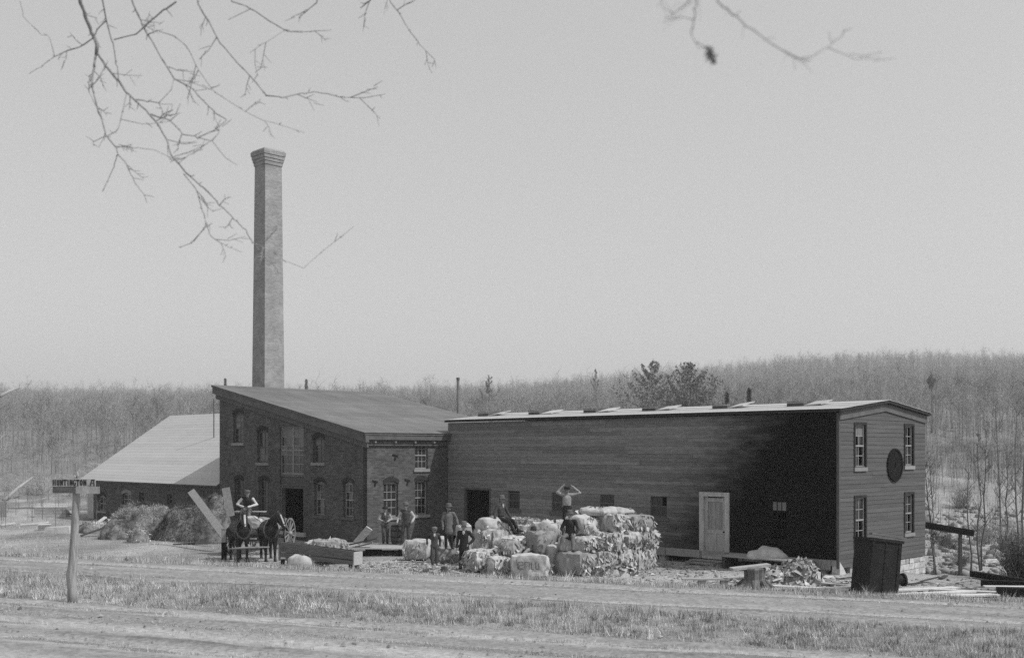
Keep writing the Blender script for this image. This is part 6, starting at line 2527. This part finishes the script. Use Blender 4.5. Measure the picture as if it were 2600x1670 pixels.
m.tube([(W_, -.1, .42), (W_ + .38, -.1, .44)], .15, 16)
m.tube([(W_ + .38, -.1, .44), (W_ + .44, -.1, .443)], .21, 16)
m.build("stub_pipe", M['iron'], tk)
m = MB()
m.bar((-W_ - .05, -D_ - .05, 1.84), (W_ + .15, -D_ + .1, 1.80), .16, .05)
m.xform(tilt)
m.build("lid_plank", M['mid_wood'], tk)
# broken boards and slabs thrown about the near corner and the right hand yard
for i, (px, py, L, w, ang, mt, lb) in enumerate((
        (1862, 1472, .8, .16, .2, 'mid_wood', "short brown board left of the gnarled stump"), (1955, 1466, .6, .12, 1.1, 'wood_dark', "short dark board between gnarled stump and scrap heap"),
        (2000, 1496, .9, .14, -.1, 'wood_x', "grey broken board in front of the scrap heap"), (2095, 1470, .7, .2, .6, 'wood_pale', "short pale board right of the white paper heap"),
        (2112, 1488, 1.0, .12, -.2, 'mid_wood', "narrow brown board between white paper heap and corner stone"), (2150, 1470, .8, .1, .3, 'wood_dark', "dark lath leaning toward the corner stone"),
        (2070, 1500, .7, .2, .1, 'wood_pale', "stubby pale board nearest the road before the white paper heap"), (2135, 1498, .9, .13, -.4, 'wood_x', "grey board lying askew left of the iron tank"),
        (2312, 1486, .8, .14, .2, 'wood_dark', "dark broken board behind the pale boards right of the tank"), (2362, 1478, .6, .2, -.3, 'mid_wood', "stubby brown board at the foot of the dark bent sapling"),
        (2422, 1484, 1.0, .12, .1, 'wood_x', "grey lath lying across the rubble below the chute's end"), (2452, 1498, .7, .16, -.2, 'mid_wood', "brown board left of the tarred beams"),
        (2545, 1478, .9, .1, .3, 'wood_pale', "pale lath on the rubble above the lower tarred beam"), (2395, 1468, .6, .15, .9, 'wood_dark', "dark board end sticking up from the rubble by the chute leg"))):
    q = Vector(onground(px, py))
    m = MB()
    m.bar((-L / 2, 0, .03), (L / 2, 0, .05 + rnd.uniform(0, .16)), w, .035)
    tag(m.build("broken_board", M[mt], None, loc=q, rotz=ang), lb, "board")

# chips, stones and scraps trodden in along the shed's foot
r = np.random.RandomState(95)
V, Fc = [], []
for k in range(420):
    px, py = (r.uniform(1700, 2180), r.uniform(1432, 1502)) if k < 300 else (r.uniform(2250, 2560), r.uniform(1470, 1512))
    Y = F * EYE / (py - HZ)
    X = (px - 1300) * Y / F
    if RN[0] * X + RN[1] * Y < 35.5:
        continue
    s = r.uniform(.03, .11)
    V.append(ico * r.uniform(.5, 1.5, 3) * s * (1, 1, .6) * (1 + r.normal(size=(12, 1)) * .15) + (X, Y, gz(X, Y) + s * .1))
    Fc.append(icf + 12 * (len(V) - 1))
soup("yard_scraps", np.concatenate(V), np.concatenate(Fc), M['rock_grey'])

# beam sticking out of the shed's far corner
q0 = at(2346, 1332, 45.6)
b_ = thing("flume_beam", "dark square timber chute jutting out to the right of the shed", "timber chute", q0)
q1 = at(2472, 1353, 45.2)
m = MB()
m.bar((-.4, .1, .07), q1 - q0, .3, .26)
m.build("beam", M['black_timber'], b_)
m = MB()
m.bar((1.5, 0, -.3), (1.5, 0, -2.2), .12, .12, up=(1, 0, 0))
m.build("leg", M['wood_dark'], b_)
# timbers at the right edge
for x0, y0, x1, y1, w, h, mt, lb in ((2468, 1466, 2680, 1500, .2, .2, 'black_timber', "tarred beam sloping down to the right edge of the yard"), (2490, 1490, 2690, 1497, .22, .2, 'black_timber', "lower tarred beam lying flat at the right edge"),
                                     (2498, 1500, 2700, 1502, .3, .06, 'wood_pale', "pale plank lying on the timbers at the right edge"), (2530, 1512, 2720, 1518, .3, .26, 'black_timber', "thick black balk nearest the road at the right edge")):
    a, b = Vector(onground(x0, y0)), Vector(onground(x1, y1))
    b = a + (b - a).normalized() * min((b - a).length, 6)
    plank(lb, a + Vector((0, 0, .14)), b + Vector((0, 0, .14)), w, h, mt, "timber", "timber")
plank("pale log lying on the rubble slope behind the timbers", at(2500, 1425, 52), at(2556, 1420, 52.5), .16, .16, 'wood_pale', "log", "log")

# saplings and brush right of the shed
def sapling(label, base, tops, seed, rad=.05, n=14, group="thin bare saplings beyond the shed's right corner", crown=.6):
    q = Vector(base)
    t_ = thing("sapling", label, "sapling", q, 0, group)
    r = random.Random(seed)
    tw = MB()
    m = MB()
    P = [Vector((0, 0, -.2))]
    T = Vector(tops) - q
    for i in range(1, 7):
        P.append(T * (i / 6) + Vector((r.uniform(-1, 1), r.uniform(-1, 1), 0)) * .09)
    m.tube(P, list(np.linspace(rad, .008, 7)), 7)
    m.build("trunk", M['bark'], t_, True)
    for k in range(n):
        f = r.uniform(.25, .97)
        i = int(f * 6)
        p = P[min(i, 5)].lerp(P[min(i + 1, 6)], f * 6 - i)
        a = r.uniform(0, 6.28)
        L = (1.1 - f) * r.uniform(.5, 1.6) * crown + .15
        e = p + Vector((math.cos(a) * L * .6, math.sin(a) * L * .6, L * .8))
        tw.tube([p, p.lerp(e, .5) + Vector((0, 0, -.04)), e], [.016, .011, .004], 4)
        for j in range(5):
            p2 = p.lerp(e, r.uniform(.3, 1))
            tw.tube([p2, p2 + Vector((r.uniform(-1, 1), r.uniform(-1, 1), r.uniform(.2, 1.2))) * .3 * crown], [.008, .003], 4)
    tw.build("twigs", M['bark'], t_, kind='stuff')
    return t_


for i, (px, py, tx, ty, Y, rad, lb) in enumerate(((2372, 1455, 2360, 1150, 46.5, .035, "slim leaning sapling closest to the shed's right corner"), (2378, 1460, 2350, 1150, 47.3, .055, "dark bent sapling just right of the shed corner"),
                                                  (2465, 1462, 2452, 1180, 49, .045, "sapling crossing the end of the dark chute"), (2490, 1455, 2482, 1090, 50, .05, "left stem of the tall sapling pair beyond the chute"), (2492, 1455, 2510, 1085, 50.4, .05, "right stem of the tall sapling pair beyond the chute"),
                                                  (2558, 1440, 2556, 1120, 53, .045, "lone straight sapling near the right edge"), (2588, 1432, 2575, 1000, 56, .06, "tall thin tree at the right edge of the plate"), (2540, 1400, 2530, 1010, 62, .06, "tall thin tree behind the lone straight sapling"),
                                                  (2598, 1380, 2606, 960, 60, .07, "tallest stem cut by the right edge of the plate"))):
    q = at(px, 1300, Y)
    sapling(lb, (q.x, q.y, gz(q.x, q.y)), at(tx, ty, Y), 300 + i, rad, 20, crown=.55 if i < 4 else 1.0)


def bush(label, px, py, wpx, hpx, seed, n, mtl, tone, Y=None, name="bush"):
    q = Vector(onground(px, py))
    t_ = thing(name, label, "bush", q)
    r = np.random.RandomState(seed)
    w, h = wpx / 2 * q.y / F, hpx * q.y / F
    T = []
    for k in range(n):
        b = np.array([r.normal() * w * .25, r.normal() * w * .25, 0])
        e = b + np.array([r.normal() * w * .55, r.normal() * w * .55, h * r.uniform(.4, 1.05)])
        d = e - b
        s = np.cross(d, r.normal(size=3))
        s = s / np.linalg.norm(s) * .012
        T.append((b - s, b + s, e))
        for j in range(7):
            p = b + d * r.uniform(.35, 1)
            v = r.normal(size=3) * .16 + (0, 0, .1)
            s2_ = np.cross(v, r.normal(size=3))
            s2_ = s2_ / np.linalg.norm(s2_) * .008
            T.append((p - s2_, p + s2_, p + v))
    T = np.array(T).reshape(-1, 3)
    soup("stems", T, np.arange(len(T)).reshape(-1, 3), M[mtl], t_, 'stuff', np.repeat(np.clip(r.normal(tone, .25, len(T) // 3), .2, 1.6), 3))
    return t_


bush("dense dark thicket at the right edge behind the timbers", 2590, 1468, 110, 110, 401, 420, 'straw', .22)
bush("dark scrubby bush below the chute", 2400, 1392, 60, 42, 402, 160, 'straw', .3)
bush("low twiggy bush between the saplings", 2440, 1440, 50, 40, 403, 90, 'straw', .5)
bush("grey thicket on the slope above the pale log", 2560, 1400, 90, 90, 404, 200, 'straw', .6)
bush("twiggy bush on the slope right of the chute's end", 2500, 1380, 70, 70, 405, 140, 'straw', .8)
bush("leafless shrub on the bank right of the shed eaves", 2440, 1290, 70, 60, 406, 140, 'straw', .7)
bush("dry bush on the hillside left of the annex roof", 90, 1255, 120, 60, 407, 200, 'straw', 1.0)
bush("second dry bush nearer the annex's left end", 190, 1262, 80, 55, 408, 160, 'straw', .9)

# rubble in the hollow on the right, as one spread of stones
r = np.random.RandomState(91)
V, Fc, tn = [], [], []
for k in range(520):
    Y = r.uniform(40, 72)
    X = r.uniform(.375, .50) * Y
    if Y < 42 and X < 17:
        continue
    s = r.uniform(.06, .3) ** 1.0 * (1.5 if r.uniform() < .1 else 1)
    sc = r.uniform(.6, 1.3, 3) * s * (1, 1, .65)
    P = ico * sc * (1 + r.normal(size=(12, 1)) * .12)
    V.append(P + (X, Y, gz(X, Y) + s * .2))
    Fc.append(icf + 12 * (len(V) - 1))
    tn.append(np.full(12, 1.0))
soup("rubble_stones", np.concatenate(V), np.concatenate(Fc), M['rock_grey'])

# ---------------------------------------------------------------- left background: sheds' lumber and crates
def box_crate(label, px, py, Y, w, d, h, yaw, mtl='wood_x', name="crate"):
    q = at(px, py, Y)
    t_ = thing(name, label, "crate", (q.x, q.y, gz(q.x, q.y)), yaw)
    for s in (-1, 1):
        n = max(2, int(h / .2))
        for k in range(n):
            m = MB()
            m.box(-w / 2, w / 2, s * d / 2 - .02, s * d / 2 + .02, h * k / n + .005, h * (k + 1) / n - .005)
            m.build("slat", M[mtl], t_)
            m = MB()
            m.box(s * w / 2 - .02, s * w / 2 + .02, -d / 2 + .021, d / 2 - .021, h * k / n + .005, h * (k + 1) / n - .005)
            m.build("slat", M[mtl], t_)
    m = MB()
    m.box(-w / 2 - .03, w / 2 + .03, -d / 2 - .03, d / 2 + .03, h + .002, h + .04)
    m.build("lid", M['wood_pale'], t_)
    return t_


q = Vector(onground(130, 1312))
box_crate("big pale low crate on the rise left of the sign post", 132, 1300, q.y, 1.7 * q.y / 62, .8, .55 * q.y / 62, .1)
lf = [((52, 1334), (120, 1326), .2, 'wood_pale', "long pale plank forming the top of the leftmost plank wedge"), ((120, 1327), (72, 1346), .2, 'wood_pale', "pale plank slanting down under the leftmost plank wedge"),
      ((205, 1362), (268, 1338), .34, 'wood_dark', "dark plank rising from the sign post towards the straw heap"), ((236, 1338), (268, 1312), .3, 'wood_pale', "white slab tilted up right of the sign post"), ((278, 1340), (281, 1318), .22, 'wood_pale', "short upright white board by the straw heap's crest"),
      ((140, 1310), (158, 1300), .3, 'wood_dark', "dark plank, left slope of the little ridge behind the sign post"), ((158, 1300), (184, 1306), .3, 'wood_dark', "dark plank, right slope of the little ridge behind the sign post"), ((0, 1335), (38, 1327), .25, 'wood_pale', "pale plank cut by the left edge of the plate")]
for (x0, y0), (x1, y1), w, mt, lb in lf:
    a = Vector(onground(x0, max(y0, 1312)))
    if y0 < 1312:
        a = at(x0, y0, a.y)
    b = at(x1, y1, a.y + .6)
    plank(lb, a + Vector((0, 0, .05)), b, w, .07, mt)
q = Vector(onground(100, 1346))
box_crate("dim grey box under the leftmost plank wedge", 113, 1340, q.y, .55, .5, .3, .2, 'wood')
q = Vector(onground(152, 1352))
o = thing("stone_slab", "broad flat white slab left of the sign post", "slab", q)
m = MB()
m.hexa([(-.75, -.35, -.1), (.7, -.4, -.1), (.75, .4, -.1), (-.7, .45, -.1), (-.68, -.3, .3), (.62, -.34, .34), (.66, .36, .36), (-.62, .4, .3)])
m.build("block", M['rock'], o)
q = Vector(onground(5, 1312))
o = thing("board_fence", "stub of a dark board fence cut by the left edge", "fence", q, math.radians(8))
for k in range(6):
    m = MB()
    m.box(-1.0 + k * .22, -1.0 + k * .22 + .2, -.02, .02, -.1, 1.05 + rnd.uniform(-.06, .06))
    m.build("board", M['wood'], o)
m = MB()
m.box(-1.05, .35, .021, .08, .3, .4)
m.box(-1.05, .35, .021, .08, .75, .85)
m.build("rail", M['wood'], o)
# fallen trunks on the hillside at the left
for (x0, y0, x1, y1, lb) in ((10, 1275, 82, 1212, "pale fallen trunk slanting down the hillside at the far left"), (0, 1005, 48, 983, "pale broken trunk against the left hilltop")):
    Y = 95 if y1 > 1100 else 180
    a, b = at(x0, y0, Y), at(x1, y1, Y + 4)
    a.z = max(a.z, gz(a.x, a.y) + .1) if y0 < 1250 else gz(a.x, a.y) + .1
    t_ = thing("fallen_trunk", lb, "fallen tree", a)
    m = MB()
    m.tube([(0, 0, 0), (b - a) * .5 + Vector((0, 0, .1)), b - a], [.16 * Y / 95, .13 * Y / 95, .08 * Y / 95], 8)
    m.build("trunk", M['wood'], t_, True)

# ---------------------------------------------------------------- the air
hz = MB()
hz.box(-3400, 3400, -110, 1950, -2.4, 125)
hzo = hz.build("haze", [], kind='stuff')
hm_ = bpy.data.materials.new("valley_haze")
hm_.use_nodes = True
t = hm_.node_tree
t.nodes.clear()
pv = t.nodes.new("ShaderNodeVolumePrincipled")
pv.inputs["Color"].default_value = (.95, .95, .95, 1)
pv.inputs["Density"].default_value = .0005
pv.inputs["Anisotropy"].default_value = .1
ou = t.nodes.new("ShaderNodeOutputMaterial")
t.links.new(pv.outputs[0], ou.inputs["Volume"])
hzo.data.materials.append(hm_)
